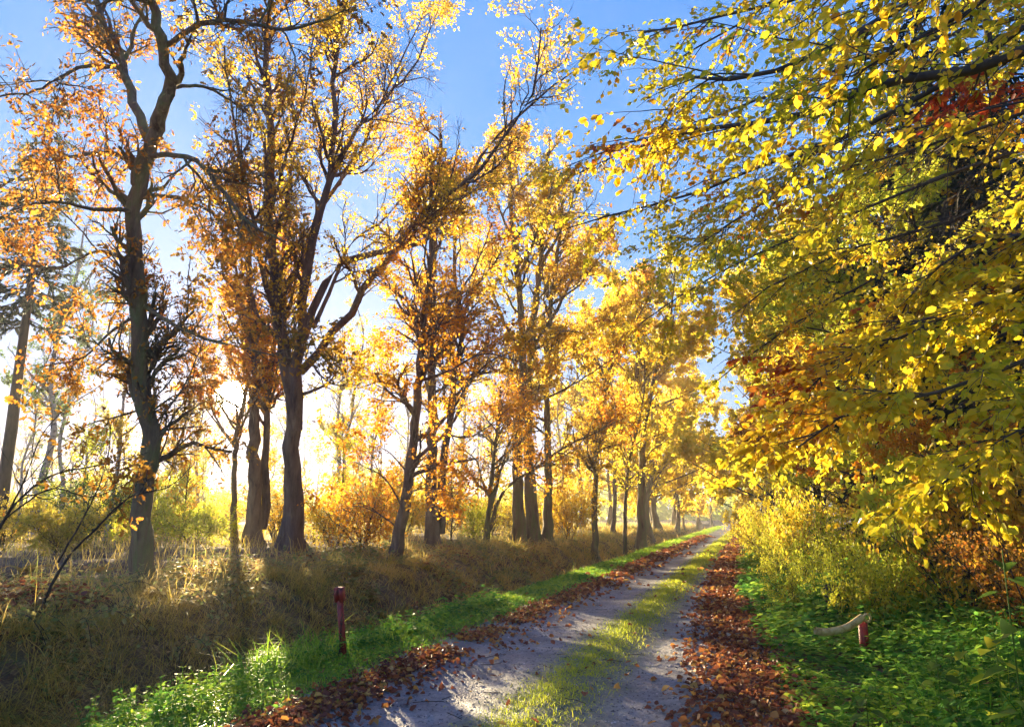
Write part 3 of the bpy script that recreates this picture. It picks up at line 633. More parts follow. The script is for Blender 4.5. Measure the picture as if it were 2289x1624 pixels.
def auto_tree0(name, label, X, Y, h, r, crown0, width, leaf, nl, size, group=None, lean=(0, 0), bark='bark', bare=.2, n1=46, n2=320, n3=0, cat='tree', nlimbs=6, shape=DIAMOND, upb=.35):
    b = ground(np.array([X]), np.array([Y]))[0]; b[2] -= .08
    pts = [b]; 
    for i in range(1, 7):
        f = i / 6; pts.append(b + np.array([lean[0] * f * f, lean[1] * f * f, h * f]) + np.r_[rng.normal(0, h * .012, 2), 0])
    L = [(pts, r, r * .2)]
    for i in range(nlimbs):
        f = rng.uniform(crown0, .85); a = i * 2.4 + rng.uniform(-.5, .5); q = limb(pts, 30)[int(f * 29)]
        d = np.array([math.cos(a), math.sin(a), upb]); ln = width * rng.uniform(.6, 1) * (1.25 - .6 * f)
        L.append(([q, q + d * ln * .35 + [0, 0, .05], q + d * ln * .7 + [0, 0, .1 * ln * upb], q + d * ln + [0, 0, .25 * ln * upb]], r * .38, r * .08))
    return make_tree(name, label, b, L, group, bark, leaf, cat, n1, n2, n3, nl, width * .5, width * .26, .4, size, shape, t0=max(crown0 - .1, .05), bare=bare, trunk_sides=8, sides1=3)

PROTO = {}
def auto_tree(name, label, X, Y, h, r, crown0, width, leaf, nl, size, group=None, lean=(0, 0), bark='bark', bare=.2, n1=46, n2=320, n3=0, cat='tree', nlimbs=6, shape=DIAMOND, upb=.35, family=None, variants=2):
    # trees of one family share two or three forms, turned and scaled differently
    key = family
    lst = PROTO.setdefault(key, []) if family else []
    if not family or len(lst) < variants:
        t = auto_tree0(name, label, X, Y, h, r, crown0, width, leaf, nl, size, group, lean, bark, bare, n1, n2, n3, cat, nlimbs, shape, upb)[0]
        lst.append((t, h)); return t
    t, h0 = lst[rng.integers(len(lst))]
    return clone(t, X, Y, rng.uniform(0, 6.283), h / h0, label, cat, group, leaf)
# far end of the left row
far_left = [(1443, -7.4, 'thin tree just behind the forked one, golden', .13, 'goldleaf'), (1474, -7.6, 'leaning golden tree left of the twin far trunks', .24, 'yellow'),
            (1513, -7.3, 'left one of the twin far trunks on the bank', .22, 'yellow'), (1529, -7.2, 'right one of the twin far trunks on the bank', .17, 'yellow')]
for px, X, lab, r, leaf in far_left:
    x_, y_ = onx(px, X)
    auto_tree('oak_tree', lab, x_, y_, 14.5, r, .22, 6.5, leaf, 19000, .17, family='row', variants=2)
for X, Y, h, lab in [(-8.2, 47, 15.5, 'tallest yellow tree of the left row, its crown reaching over the track'), (-6.9, 54, 15.5, 'broad yellow tree leaning over the far ditch behind the tallest one')]:
    auto_tree('oak_tree', lab, X, Y, h, .24, .22, 7, 'yellow', 19000, .17, family='row', variants=2)
for i, (X, Y) in enumerate([(-7.8, 66), (-7, 76), (-8.5, 88), (-6.8, 102), (-7.5, 118), (-6.5, 136), (-13, 60), (-14, 78), (-12, 98)]):
    auto_tree('oak_tree', ORD[i] + ' misty golden tree beyond the twin far trunks, counting away from the camera', X, Y, 15.5, .22, .12, 7, 'yellow', 8500, .27, 'hazy trees at the far end of the left row', n1=30, n2=160, family='far', variants=2)

# pale birches standing in the clearing
for px, d, h, r, lab in [(82, 34, 15, .2, 'tallest pale birch at the left edge of the clearing'), (132, 38, 14, .13, 'thin pale birch next to the tallest birch'), (40, 40, 12, .09, 'very thin pale birch nearest the left edge of the frame'),
                         (245, 30, 9, .17, 'leaning pale trunk just left of the near oak'), (770, 40, 12, .14, 'pale birch right of the twin stemmed tree'), (742, 44, 12, .12, 'second thin birch beside the pale birch right of the twin stemmed tree'),
                         (835, 46, 12, .1, 'lone thin pale birch left of the leaning tree'), (440, 42, 10, .12, 'pale birch between the near oak and the sun'), (395, 46, 11, .13, 'bright thin birch close to the right of the near oak')]:
    b = at(px, 1150, d); lean = (1.2 * CR[0], 1.2 * CR[1]) if px == 245 else (rng.normal(0, .4), rng.normal(0, .4))
    auto_tree('birch_tree', lab, b[0], b[1], h, r, .42, 3.2, 'birchleaf' if px > 200 else 'green', 5000, .09, None, lean, 'bark_birch', .4, n1=40, n2=300, upb=.7, family='birch', variants=3)
for i in range(46):
    px = rng.uniform(-60, 1400); d = rng.uniform(42, 95)
    if abs(px - 518) < 60: px += 120
    b = at(px, 1150, d)
    auto_tree('birch_tree', 'thin hazy tree far back, ' + where(px), b[0], b[1], rng.uniform(8, 14), .1, .35, 2.8, 'birchleaf', 700, .14, 'thin hazy trees far back, ' + where(px), (rng.normal(0, .5), 0), 'bark_birch', .4, n1=34, n2=240, nlimbs=5, upb=.8, family='thin', variants=3)

# bluish conifers at the upper left edge
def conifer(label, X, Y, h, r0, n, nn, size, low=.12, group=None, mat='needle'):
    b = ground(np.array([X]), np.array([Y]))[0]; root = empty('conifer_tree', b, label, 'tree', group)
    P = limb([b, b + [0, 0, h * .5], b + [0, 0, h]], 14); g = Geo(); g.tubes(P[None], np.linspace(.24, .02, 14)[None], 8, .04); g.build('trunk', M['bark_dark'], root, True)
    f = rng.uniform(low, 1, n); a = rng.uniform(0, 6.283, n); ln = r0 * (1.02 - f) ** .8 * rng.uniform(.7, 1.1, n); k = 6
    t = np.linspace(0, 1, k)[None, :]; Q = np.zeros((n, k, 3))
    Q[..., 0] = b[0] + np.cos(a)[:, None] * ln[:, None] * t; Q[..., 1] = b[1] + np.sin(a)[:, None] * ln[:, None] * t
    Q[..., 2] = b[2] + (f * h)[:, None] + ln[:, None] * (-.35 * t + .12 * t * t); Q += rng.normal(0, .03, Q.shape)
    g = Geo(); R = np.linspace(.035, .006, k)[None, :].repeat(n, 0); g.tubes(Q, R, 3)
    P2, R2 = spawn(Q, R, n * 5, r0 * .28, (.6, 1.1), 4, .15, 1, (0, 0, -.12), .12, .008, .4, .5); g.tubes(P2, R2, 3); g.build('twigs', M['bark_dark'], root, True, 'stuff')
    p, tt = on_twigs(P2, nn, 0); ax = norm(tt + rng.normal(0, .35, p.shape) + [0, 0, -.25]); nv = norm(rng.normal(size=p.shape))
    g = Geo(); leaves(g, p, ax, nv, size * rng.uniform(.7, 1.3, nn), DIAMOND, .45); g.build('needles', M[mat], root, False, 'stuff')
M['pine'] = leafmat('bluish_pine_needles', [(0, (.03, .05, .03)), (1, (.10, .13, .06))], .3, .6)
b = at(0, 1150, 26); conifer('tall bluish conifer cut by the upper left edge', b[0], b[1], 17, 3.4, 100, 11000, .2, .45, None, 'pine')

# dark conifers behind the foliage on the right
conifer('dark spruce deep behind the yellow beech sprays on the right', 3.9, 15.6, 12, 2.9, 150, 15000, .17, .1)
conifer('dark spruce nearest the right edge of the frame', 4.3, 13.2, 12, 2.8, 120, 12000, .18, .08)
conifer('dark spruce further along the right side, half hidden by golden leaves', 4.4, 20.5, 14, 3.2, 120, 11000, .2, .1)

# right-hand wall of trees along the track
wall = [(3.6, 13.5, 7, .07, 'slim young beech behind the right red post', 'yellowgreen', 15000, .075), (3.0, 17.5, 8, .08, 'slim leaning sapling at the bend of the undergrowth on the right', 'yellowgreen', 17000, .08),
        (4.6, 17, 10, .12, 'taller golden beech behind the slim saplings on the right', 'goldleaf', 20000, .09), (2.6, 22, 9, .09, 'yellow sapling leaning over the track on the right', 'yellow', 20000, .1),
        (4.2, 26, 12, .16, 'full yellow tree on the right before the tunnel', 'yellow', 26000, .11), (1.9, 28.5, 8, .08, 'low yellow green sapling at the right edge of the far track', 'yellowgreen', 16000, .11),
        (2.6, 35, 12, .16, 'yellow tree arching over the far track from the right', 'yellow', 26000, .13), (2.3, 20, 11, .14, 'first tall yellow green tree rising beside the track behind the beech sprays', 'yellowgreen', 26000, .1), (2.4, 29, 14, .17, 'tall yellow tree filling the gap above the right undergrowth', 'yellow', 26000, .12), (2.6, 42, 16, .2, 'tall yellow tree over the mouth of the tunnel on the right', 'yellow', 26000, .13), (1.9, 50, 16, .2, 'second tall yellow tree over the mouth of the tunnel on the right', 'yellow', 26000, .13),
        (5.5, 33, 14, .2, 'tall golden tree standing back on the right', 'goldleaf', 24000, .13),
        (3.6, 12.0, 5, .08, 'orange brown bushy beech deep in the shade on the right', 'orange', 16000, .07)]
for X, Y, h, r, lab, leaf, nl, sz in wall:
    auto_tree('beech_tree', lab, X, Y, h, r, .18, h * .36, leaf, nl, sz, None, (-.9, -.3), 'bark_dark', .15, n1=70, n2=500, n3=700, nlimbs=8, family='tall' if h > 9.5 else 'slim', variants=2)
for i, (X, Y) in enumerate([(2.2, 44), (4, 50), (1.6, 57), (3.5, 65), (1.4, 74), (3.2, 84), (1.6, 96), (1.5, 112), (1.2, 130)]):
    auto_tree('beech_tree', ORD[i] + ' yellow tree of the hazy tunnel right of the track, counting away', X, Y, 15.5, .2, .06, 6.6, 'yellow', 9500, .25, 'yellow trees of the hazy tunnel on the right', (-1.2, 0), 'bark_dark', .1, n1=34, n2=180, family='tunnel', variants=2)

for X, Y, h, lf, lab in [(5.2, 18, 10, 'oakleaf', 'brown leaved tree in the shade behind the right spruce'), (6.3, 24, 12, 'goldleaf', 'golden tree far back on the right between the spruces'), (6.0, 21, 12, 'yellowgreen', 'olive tree deep in the right hand wood'),
                         (7.2, 30, 13, 'yellow', 'yellow tree deep in the right hand wood'), (4.6, 16.2, 8, 'orange', 'orange brown tree at the right edge behind the beech'), (8, 28, 14, 'goldleaf', 'tall golden tree deepest in the right hand wood')]:
    auto_tree('beech_tree', lab, X, Y, h, .14, .04, h * .42, lf, 15000, .13, None, (0, 0), 'bark_dark', .05, n1=60, n2=300, nlimbs=9, family='deep', variants=2)
# ------------------------------------------------------------------ foreground beech with its sprays of large leaves
leafmesh = one_leaf('leaf', OVAL, M['beech'])
def beech(label, trunk, limbs, n1, n2, nl, size, L1, L2, nsingle, leaf='beech', flat=.55):
    root = empty('beech_tree', trunk[0], label, 'tree')
    P = limb(trunk, 16); g = Geo(); g.tubes(P[None], np.linspace(.26, .14, 16)[None], 14, .03); g.build('trunk', M['beechbark'], root, True)
    LP, LR = [], []
    for pts, r0, r1 in limbs:
        Q = limb(pts, 18, r0 * .5); R = np.linspace(r0, r1, 18); g = Geo(); g.tubes(Q[None], R[None], 8, .06); g.build('branch', M['beechbark'], root, True)
        LP.append(Q); LR.append(R)
    LP = np.array(LP); LR = np.array(LR)
    P1, R1 = spawn(LP, LR, n1, L1, (.4, 1.0), 8, .12, 1, (-.02, 0, -.05), .13, .008, .25, flat, .4)
    P2, R2 = spawn(P1, R1, n2, L2, (.5, .9), 5, .1, 1, (0, 0, -.1), .12, .0028, .4, flat, .3)
    g = Geo(); g.tubes(P1, R1, 4); g.tubes(P2, R2, 3); g.build('twigs', M['beechbark'], root, True, 'stuff')
    Pm, T = on_twigs(P2, nl, .0)
    side = norm(np.cross(T, UP + rng.normal(0, .15, T.shape))) * np.where(rng.uniform(size=len(T)) < .5, -1, 1)[:, None]
    ax = norm(T * .7 + side * .8 + rng.normal(0, .25, T.shape) + [0, 0, -.3])
    nv = norm(np.array([0, -.35, .6]) + rng.normal(0, .6, T.shape))
    sz = size * rng.uniform(.5, 1.35, len(T))
    # largest as seen: nearest to the camera inside the frame
    v = Pm - EYE; dz = v @ CF; u = (v @ CR) / dz; w = (v @ CU) / dz
    vis = (dz > .4) & (np.abs(u) < .68) & (np.abs(w) < .48)
    score = np.where(vis, sz / np.maximum(dz, .1), 0); order = np.argsort(-score)
    near = (dz < 2.4) & (np.abs(u) < .9)              # keep the air just in front of the lens clear
    sing = [i for i in order[: nsingle * 3] if not near[i]][:nsingle]
    # an opening in the sprays where the dark spruces show
    c0 = at(2085, 440, 1) - EYE; c0u, c0w = (c0 @ CR) / (c0 @ CF), (c0 @ CU) / (c0 @ CF)
    hole = ((u - c0u) / .10) ** 2 + ((w - c0w) / .075) ** 2 + rng.normal(0, .35, len(u)) < 1
    sing = [i for i in sing if not hole[i]]
    mask = ~near & ~hole; mask[sing] = False
    r0_ = at(2190, 215, 1) - EYE; ru, rw = (r0_ @ CR) / (r0_ @ CF), (r0_ @ CU) / (r0_ @ CF)
    red = mask & (((u - ru) / .085) ** 2 + ((w - rw - (u - ru) * .25) / .028) ** 2 + rng.normal(0, .3, len(u)) < 1) & (dz < 7.5)
    if red.sum() > 40:
        g = Geo(); leaves(g, Pm[red], ax[red], nv[red], sz[red] * 1.1, OVAL4); tag(g.build('red_leaves', M['redleaf'], root, False, 'stuff'), 'spray of deep red leaves at the upper right')
        mask = mask & ~red
    g = Geo(); m1 = mask & (dz < 6.2); m2 = mask & ~m1; leaves(g, Pm[m1], ax[m1], nv[m1], sz[m1], OVAL4); leaves(g, Pm[m2], ax[m2], nv[m2], sz[m2], DIAMOND, 1.15); g.build('leaves', M[leaf], root, False, 'stuff')
    for i in sing:
        o = bpy.data.objects.new('leaf', leafmesh); COL.objects.link(o); o.parent = root
        place(o, Pm[i] - np.array(root.location), ax[i], nv[i], sz[i])
    return root
T0 = np.array([5.2, 4.2, 0.1])
trunk = [T0, T0 + [0, .1, 3], T0 + [-.1, .2, 6], T0 + [-.2, .2, 9]]
def from_trunk(z, *pts): return [T0 + [0, .1, z]] + [at(*p) for p in pts]
LB = [(from_trunk(5.2, (2290, -120, 4.6), (2047, 0, 4.6), (1937, 55, 4.7), (1842, 95, 4.9), (1722, 157, 5.1), (1632, 177, 5.3), (1552, 175, 5.6), (1470, 195, 5.9)), .06, .008),
      (from_trunk(4.4, (2289, 115, 4.6), (2122, 160, 4.9), (1997, 180, 5.1), (1887, 215, 5.3), (1812, 245, 5.5), (1712, 270, 5.8), (1622, 285, 6), (1532, 300, 6.3), (1420, 330, 6.7)), .065, .012),
      (from_trunk(4.2, (2289, 60, 6.2), (2100, 190, 6.6), (1900, 300, 7), (1707, 370, 7.3), (1560, 430, 7.5), (1400, 470, 7.8), (1260, 510, 8)), .05, .006),
      (from_trunk(6.2, (2200, -200, 6), (1950, -60, 6.4), (1680, 20, 6.8), (1440, 70, 7.2)), .05, .008),
      (from_trunk(6.6, (2100, -260, 8), (1850, -100, 8.6), (1640, 60, 9), (1480, 150, 9.4)), .05, .008),
      (from_trunk(3.6, (2289, 240, 7.4), (2080, 300, 7.8), (1880, 380, 8.2), (1680, 470, 8.6), (1540, 560, 8.8)), .045, .008),
      (from_trunk(4.6, (2200, 60, 8.5), (1950, 130, 9), (1700, 220, 9.3), (1470, 310, 9.5), (1270, 400, 9.8)), .045, .008),
      (from_trunk(3.2, (2289, 420, 8.6), (2100, 500, 9), (1900, 560, 9.4), (1720, 640, 9.8), (1640, 700, 10)), .04, .008),
      (from_trunk(5.6, (2289, -60, 3.6), (2150, 30, 3.8), (2020, 110, 4), (1900, 170, 4.2)), .035, .006),
      (from_trunk(4.0, (2289, 250, 4.2), (2180, 290, 4.4), (2060, 330, 4.6), (1960, 360, 4.8)), .03, .006)]
LB += [(from_trunk(3.9, (2289, 330, 8.6), (2100, 400, 9), (1900, 480, 9.4), (1700, 560, 9.8), (1540, 650, 10.2), (1440, 720, 10.6)), .045, .007),
       (from_trunk(3.4, (2289, 480, 9.5), (2100, 560, 9.8), (1900, 650, 10.2), (1720, 760, 10.6), (1600, 850, 11)), .04, .007),
       (from_trunk(4.3, (2250, 130, 10), (2050, 230, 10.4), (1850, 330, 10.8), (1650, 440, 11.2), (1480, 560, 11.6)), .045, .007)]
beech('overhanging beech at the upper right with yellow green sprays against the sky', trunk, LB, 560, 5200, 56000, .058, 1.5, .5, 300)
T0 = np.array([5.0, 6.8, 0.1]); trunk = [T0, T0 + [.1, .1, 3], T0 + [.1, 0, 6], T0 + [.2, .1, 8]]
LB = [(from_trunk(3.0, (2289, 640, 5.2), (2150, 700, 5.2), (2000, 760, 5.3), (1860, 820, 5.4), (1780, 900, 5.5)), .035, .006),
      (from_trunk(2.6, (2289, 800, 4.6), (2150, 860, 4.7), (1990, 900, 4.8), (1860, 940, 4.9), (1790, 1000, 5)), .035, .006),
      (from_trunk(2.2, (2289, 960, 4.2), (2200, 1020, 4.3), (2130, 1060, 4.4), (2060, 1120, 4.5)), .028, .006),
      (from_trunk(3.6, (2289, 520, 6), (2150, 560, 6.2), (2050, 640, 6.4), (1980, 760, 6.6)), .035, .006),
      (from_trunk(3.2, (2250, 600, 7.2), (2080, 680, 7.4), (1930, 740, 7.6), (1800, 820, 7.8)), .03, .006),
      (from_trunk(2.8, (2289, 730, 6.8), (2120, 800, 7), (1960, 880, 7.2), (1840, 960, 7.4)), .03, .006)]
beech('low beech at the right whose golden sprays hang down over the undergrowth', trunk, LB, 260, 2600, 30000, .058, 1.0, .4, 300)

# ------------------------------------------------------------------ shrubs and single plants
def shrub0(name, label, X, Y, h, w, leaf, nl, size, nst=9, group=None, bark='bark_dark', bare=.2, shape=DIAMOND, cat='shrub', n2=160, n3=500):
    b = ground(np.array([X]), np.array([Y]))[0]; b[2] -= .03; root = empty(name, b, label, cat, group)
    P = []
    for i in range(nst):
        a = rng.uniform(0, 6.283); e = np.array([math.cos(a), math.sin(a), 0]) * w * rng.uniform(.2, 1)
        hh = h * rng.uniform(.6, 1); P.append(limb([b + e * .05, b + e * .3 + [0, 0, hh * .4], b + e * .7 + [0, 0, hh * .8], b + e + [0, 0, hh]], 8, .02 * h))
    P = np.array(P); R = np.linspace(.012, .004, 8)[None].repeat(nst, 0) * max(.6, h / 1.5)
    for i in range(nst):
        if h > 1.2 and i < 6: g = Geo(); g.tubes(P[i:i + 1], R[i:i + 1], 5); g.build('stem', M[bark], root, True)
    P2, R2 = spawn(P, R, n2, w * .6, (.4, 1.1), 4, .1, 1, (0, 0, .05), .2, .006, .4)
    P3, R3 = spawn(P2, R2, n3, w * .3, (.4, 1.1), 3, .1, 1, (0, 0, .0), .25, .004, .5)
    g = Geo(); g.tubes(P if h <= 1.2 else P[6:] if nst > 6 else P[:0].reshape(0, 8, 3), R if h <= 1.2 else R[6:], 4) if (h <= 1.2 or nst > 6) else None
    g.tubes(P2, R2, 3); g.tubes(P3, R3, 3); g.build('twigs', M[bark], root, True, 'stuff')
    p, t = on_twigs(P3, nl, .1); p += rng.normal(0, size * .3, p.shape); ax, nv = leaf_dirs(t)
    g = Geo(); leaves(g, p, ax, nv, size * rng.uniform(.6, 1.3, nl), shape); g.build('leaves', M[leaf], root, False, 'stuff')
    return root
SHR = []
def shrub(name, label, X, Y, h, w, leaf, nl, size, nst=9, group=None, bark='bark_dark', bare=.2, shape=DIAMOND, cat='shrub', n2=160, n3=500):
    if len(SHR) < 5:
        t = shrub0(name, label, X, Y, h, w, leaf, [4500, 2600, 6500, 3600, 5200][len(SHR)], .07, nst, group, bark, bare, shape, cat, n2, n3); SHR.append((t, h, w)); return t
    t, h0, w0 = SHR[rng.integers(5)]
    c = clone(t, X, Y, rng.uniform(0, 6.283), w / w0, label, cat, group, leaf); c.scale = (w / w0, w / w0, h / h0); return c
for i, (adj, px, d, h, leaf) in enumerate([('thin', 180, 26, 4.2, 'yellowgreen'), ('tall', 250, 30, 4.8, 'yellow'), ('thin', 410, 27, 4.6, 'goldleaf'), ('low', 450, 30, 3.4, 'yellowgreen'), ('tall', 590, 30, 4.6, 'goldleaf'),
        ('low', 705, 26, 3.4, 'yellow'), ('thin', 760, 25, 3.8, 'yellowgreen'), ('tall', 850, 29, 4.6, 'orange'), ('loose', 1010, 27, 4.0, 'orange'), ('tall', 1100, 33, 4.8, 'yellow'), ('tall', 1270, 37, 5, 'goldleaf')]):
    b = at(px, 1150, d)
    hue = {'yellowgreen': 'yellow green', 'yellow': 'yellow', 'goldleaf': 'golden', 'orange': 'orange'}[leaf]
    auto_tree('sapling', adj + ' ' + hue + ' sapling ' + where(px), b[0], b[1], h, .035, .1, h * .42, leaf, 1900, .085, 'saplings of the undergrowth', (0, 0), 'bark_dark', .2, n1=50, n2=300, n3=500, cat='sapling', nlimbs=7, upb=.5, family='sap', variants=3)
# orange undergrowth round the leaning tree and the double trunk
for px, py, d, h, w, leaf, nl, lab in [
    (815, 1215, 20, 1.9, 2.0, 'orange', 5200, 'wide orange bush left of the leaning tree'),     (740, 1200, 24, 1.5, 1.8, 'goldleaf', 4000, 'golden bush at the foot of the twin stemmed tree'),     (440, 1230, 24, 1.3, 1.6, 'yellowgreen', 2600, 'yellow green bush right of the near oak trunk'), (190, 1190, 24, 2.6, 1.8, 'green', 5000, 'green leafy bush behind the near oak on the left'),
    (150, 1230, 18, 1.2, 1.1, 'birchleaf', 2600, 'pale twiggy bush left of the near oak'), (20, 1200, 22, 1.6, 1.4, 'birchleaf', 3000, 'pale twiggy bush at the left edge'),
     (1060, 1200, 27, 1.6, 1.3, 'yellowgreen', 2200, 'olive bush beside the many stemmed tree'),
    (1270, 1190, 34, 2.4, 1.6, 'goldleaf', 3800, 'golden bush right of the trunk trio'), (900, 1190, 30, 2.5, 2, 'goldleaf', 3600, 'hazy golden bush behind the leaning tree'),
    (620, 1190, 28, 2.4, 2, 'goldleaf', 3600, 'hazy golden bush behind the twin stemmed tree'), (1000, 1180, 40, 3, 2.4, 'yellow', 3600, 'misty yellow bush far behind the upright tree'),
    (330, 1180, 30, 2.6, 2, 'yellowgreen', 3600, 'yellow green bush far behind the near oak')]:
    b = at(px, 1150, d); shrub('bush', lab, b[0], b[1], h, w, leaf, nl, .075, bare=.2, n3=700)
for i in range(26):
    px = rng.uniform(-120, 1300); d = rng.uniform(34, 64); b = at(px, 1150, d)
    shrub('bush', 'misty bush far back, ' + where(px), b[0], b[1], rng.uniform(1.4, 2.6), rng.uniform(1.6, 2.8), ['goldleaf', 'yellow', 'birchleaf', 'yellowgreen'][i % 4], 1500, .13, 7, 'misty bushes behind the clearing, ' + where(px), bare=.2, n2=70, n3=160)
for X, Y, h, w, lf, lab in [(3.3, 11, 2.2, 1.4, 'goldleaf', 'golden understorey bush in the wood at the right'), (2.9, 12.6, 2.4, 1.5, 'yellowgreen', 'olive understorey bush left of the golden one in the right wood'), (3.9, 13.4, 2.6, 1.7, 'orange', 'rust coloured understorey bush deep in the right wood'),
                         (3.6, 15, 2.4, 1.8, 'yellow', 'yellow understorey bush between the slim saplings'), (4.8, 20, 2.6, 2, 'goldleaf', 'golden understorey bush beyond the slim saplings'), (2.9, 9.9, 1.6, 1.1, 'oakleaf', 'brown understorey bush at the far right edge')]:
    shrub('bush', lab, X, Y, h, w, lf, 6000, .1, 12, n2=160, n3=500)
# right hand shrubs
for X, Y, h, w, leaf, nl, lab in [(1.0, 15, 1.1, .8, 'yellowgreen', 4200, 'bright yellow green bush at the track edge beyond the right post'), (.5, 19, 1.3, .9, 'yellowgreen', 4600, 'bright bush next along the right track edge'),
    (.3, 24, 1.5, 1, 'yellowgreen', 4600, 'yellow green bush under the leaning saplings'), (.2, 30, 1.7, 1.1, 'yellow', 4600, 'yellow bush at the right edge of the far track'),
    (2.2, 13, 1.6, 1.1, 'yellowgreen', 4600, 'olive bush left behind the right red post'), (3.4, 10.5, 1.5, 1.1, 'goldleaf', 4200, 'golden brown bush right behind the right red post'),
    (1.5, 11.8, 1.0, .8, 'yellowgreen', 1, 'low yellow green bush beside the tree stump'), (.55, 13, .8, .7, 'yellowgreen', 1, 'small bright bush crowding the leaf strip on the right'), (1.7, 15.5, 1.7, 1.1, 'yellowgreen', 1, 'rounded yellow green bush behind the tree stump'), (1.1, 21.5, 1.9, 1.1, 'yellow', 1, 'upright yellow bush between the saplings and the track'), (3.2, 9.2, 1.1, .9, 'goldleaf', 1, 'low golden brown bush right of the right red post'), (2.6, 11.5, 1.9, 1.2, 'goldleaf', 1, 'golden bush rising behind the right red post'),
    (4.6, 8.6, 1.8, 1.3, 'oakleaf', 4600, 'brown shaded bush at the right edge'), (2.0, 17, 2, 1.2, 'yellow', 5200, 'yellow bush in front of the slim saplings'),
    (0, 38, 2, 1.3, 'yellow', 4200, 'small yellow bush where the track enters the tunnel')]:
    shrub('bush', lab, X, Y, h, w, leaf, nl, .06 if Y < 20 else .09, bare=.1, n3=700)
# bare arching sapling in the left foreground
D = 7.6
b = at(-40, 1240, D)
L = [(pl(D, (-60, 1330), (-20, 1210), (40, 1120, .3), (120, 1060, .6), (220, 1040, .9), (330, 1010, 1.2)), .022, .004), (pl(D, (0, 1180), (60, 1060, -.2), (100, 960, -.3), (160, 900, -.3)), .012, .003),
     (pl(D, (10, 1160), (120, 1090, .2), (200, 1110, .4), (300, 1070, .6)), .01, .003)]
L[0] = (foot(L[0][0]), .024, .004)
make_tree('sapling', 'bare dark sapling arching in from the left edge', L[0][0][0], L, None, 'bark_dark', 'oakleaf', 'sapling', 40, 150, 300, 260, .8, .4, .2, .07, OAK, bare=.5, t0=.15, trunk_sides=7)
D = 9
L = [(foot(pl(D, (90, 1262), (160, 1235), (215, 1180, .1), (290, 1110, .2), (380, 1085, .3), (430, 1040, .4))), .022, .004), (pl(D, (130, 1255), (190, 1150, -.2), (235, 1050, -.4), (250, 940, -.5)), .014, .004)]
make_tree('sapling', 'thin forked sapling leaning in front of the near oak trunk', L[0][0][0], L, None, 'bark_dark', 'oakleaf', 'sapling', 24, 90, 200, 220, .7, .35, .2, .08, OAK, bare=.5, t0=.4, trunk_sides=7)

# bramble canes arching over the near bank
BR = np.stack([rng.uniform(-8.6, -6.9, 9), rng.uniform(6.2, 15, 9)], 1); BR = BR[np.argsort((BR @ CR[:2]) / (BR @ fw[:2]))]
for i in range(9):
    X, Y = BR[i]; b = ground(np.array([X]), np.array([Y]))[0]; root = empty('bramble', b, ORD[i] + ' leafy bramble from the left, arching over the far ditch bank', 'bramble', 'bramble canes on the far ditch bank')
    cs = []
    for j in range(5):
        a = rng.uniform(-1.2, 1.2) + (0 if j % 2 else .5); l = rng.uniform(.5, 1.1); t = np.linspace(0, 1, 8)[:, None]
        cs.append(b + np.array([math.cos(a), math.sin(a), 0]) * l * t + UP * (l * (1.1 * t - 1.25 * t * t)))
    cs = np.array(cs); g = Geo(); g.tubes(cs, np.full((5, 8), .004), 3); g.build('cane', M['bark_dark'], root, True)
    p, t = on_twigs(cs, 90, .1); p += rng.normal(0, .03, p.shape); ax, nv = leaf_dirs(t, 1.2, .2, 1.2); g = Geo(); leaves(g, p, ax, nv, rng.uniform(.04, .08, 90), OVAL4, 1.2); g.build('leaves', M['bankleaf'], root, False, 'stuff')
# ferns
def fern(label, X, Y, n, ln, leaf, group=None):
    b = ground(np.array([X]), np.array([Y]))[0]; root = empty('fern', b, label, 'fern', group)
    for i in range(n):
        a = i / n * 6.283 + rng.uniform(-.3, .3); k = 9; t = np.linspace(0, 1, k); l = ln * rng.uniform(.7, 1)
        P = b + np.stack([np.cos(a) * t * l * .75, np.sin(a) * t * l * .75, l * (.75 * t - .6 * t**2.4)], -1)
        g = Geo(); g.tubes(P[None], np.linspace(.004, .001, k)[None], 3)
        T = norm(np.gradient(P, axis=0)); tt = np.linspace(.15, 1, 16)
        Q = np.stack([np.interp(tt, t, P[:, j]) for j in range(3)], -1); TT = np.stack([np.interp(tt, t, T[:, j]) for j in range(3)], -1)
        sd = norm(np.cross(TT, UP)); 
        for s_ in (-1, 1): leaves(g, Q, norm(sd * s_ + TT * .35 + [0, 0, -.15]), np.tile(UP, (16, 1)) + rng.normal(0, .1, (16, 3)), l * .3 * (1.08 - tt), OVAL4, .55)
        g.build('frond', M[leaf], root)
M['fernleaf'] = leafmat('fern_leaves', [(0, (.30, .18, .03)), (.6, (.45, .22, .03)), (1, (.3, .3, .04))], .5)
for px, py, lab, l in [(335, 1330, 'orange fern just right of the near oak foot', .55), (350, 1365, 'low rusty fern below the orange fern on the bank', .4), (60, 1300, 'sunlit golden fern near the left edge', .6), (230, 1290, 'small golden fern left of the near oak foot', .45), (790, 1275, 'tiny orange fern right of the twin stemmed tree foot', .5)]:
    d = ray(px, py); t = (0.5 - 1.6) / d[2]; q = EYE + d * t; fern(lab, q[0], q[1], 9, l, 'fernleaf')
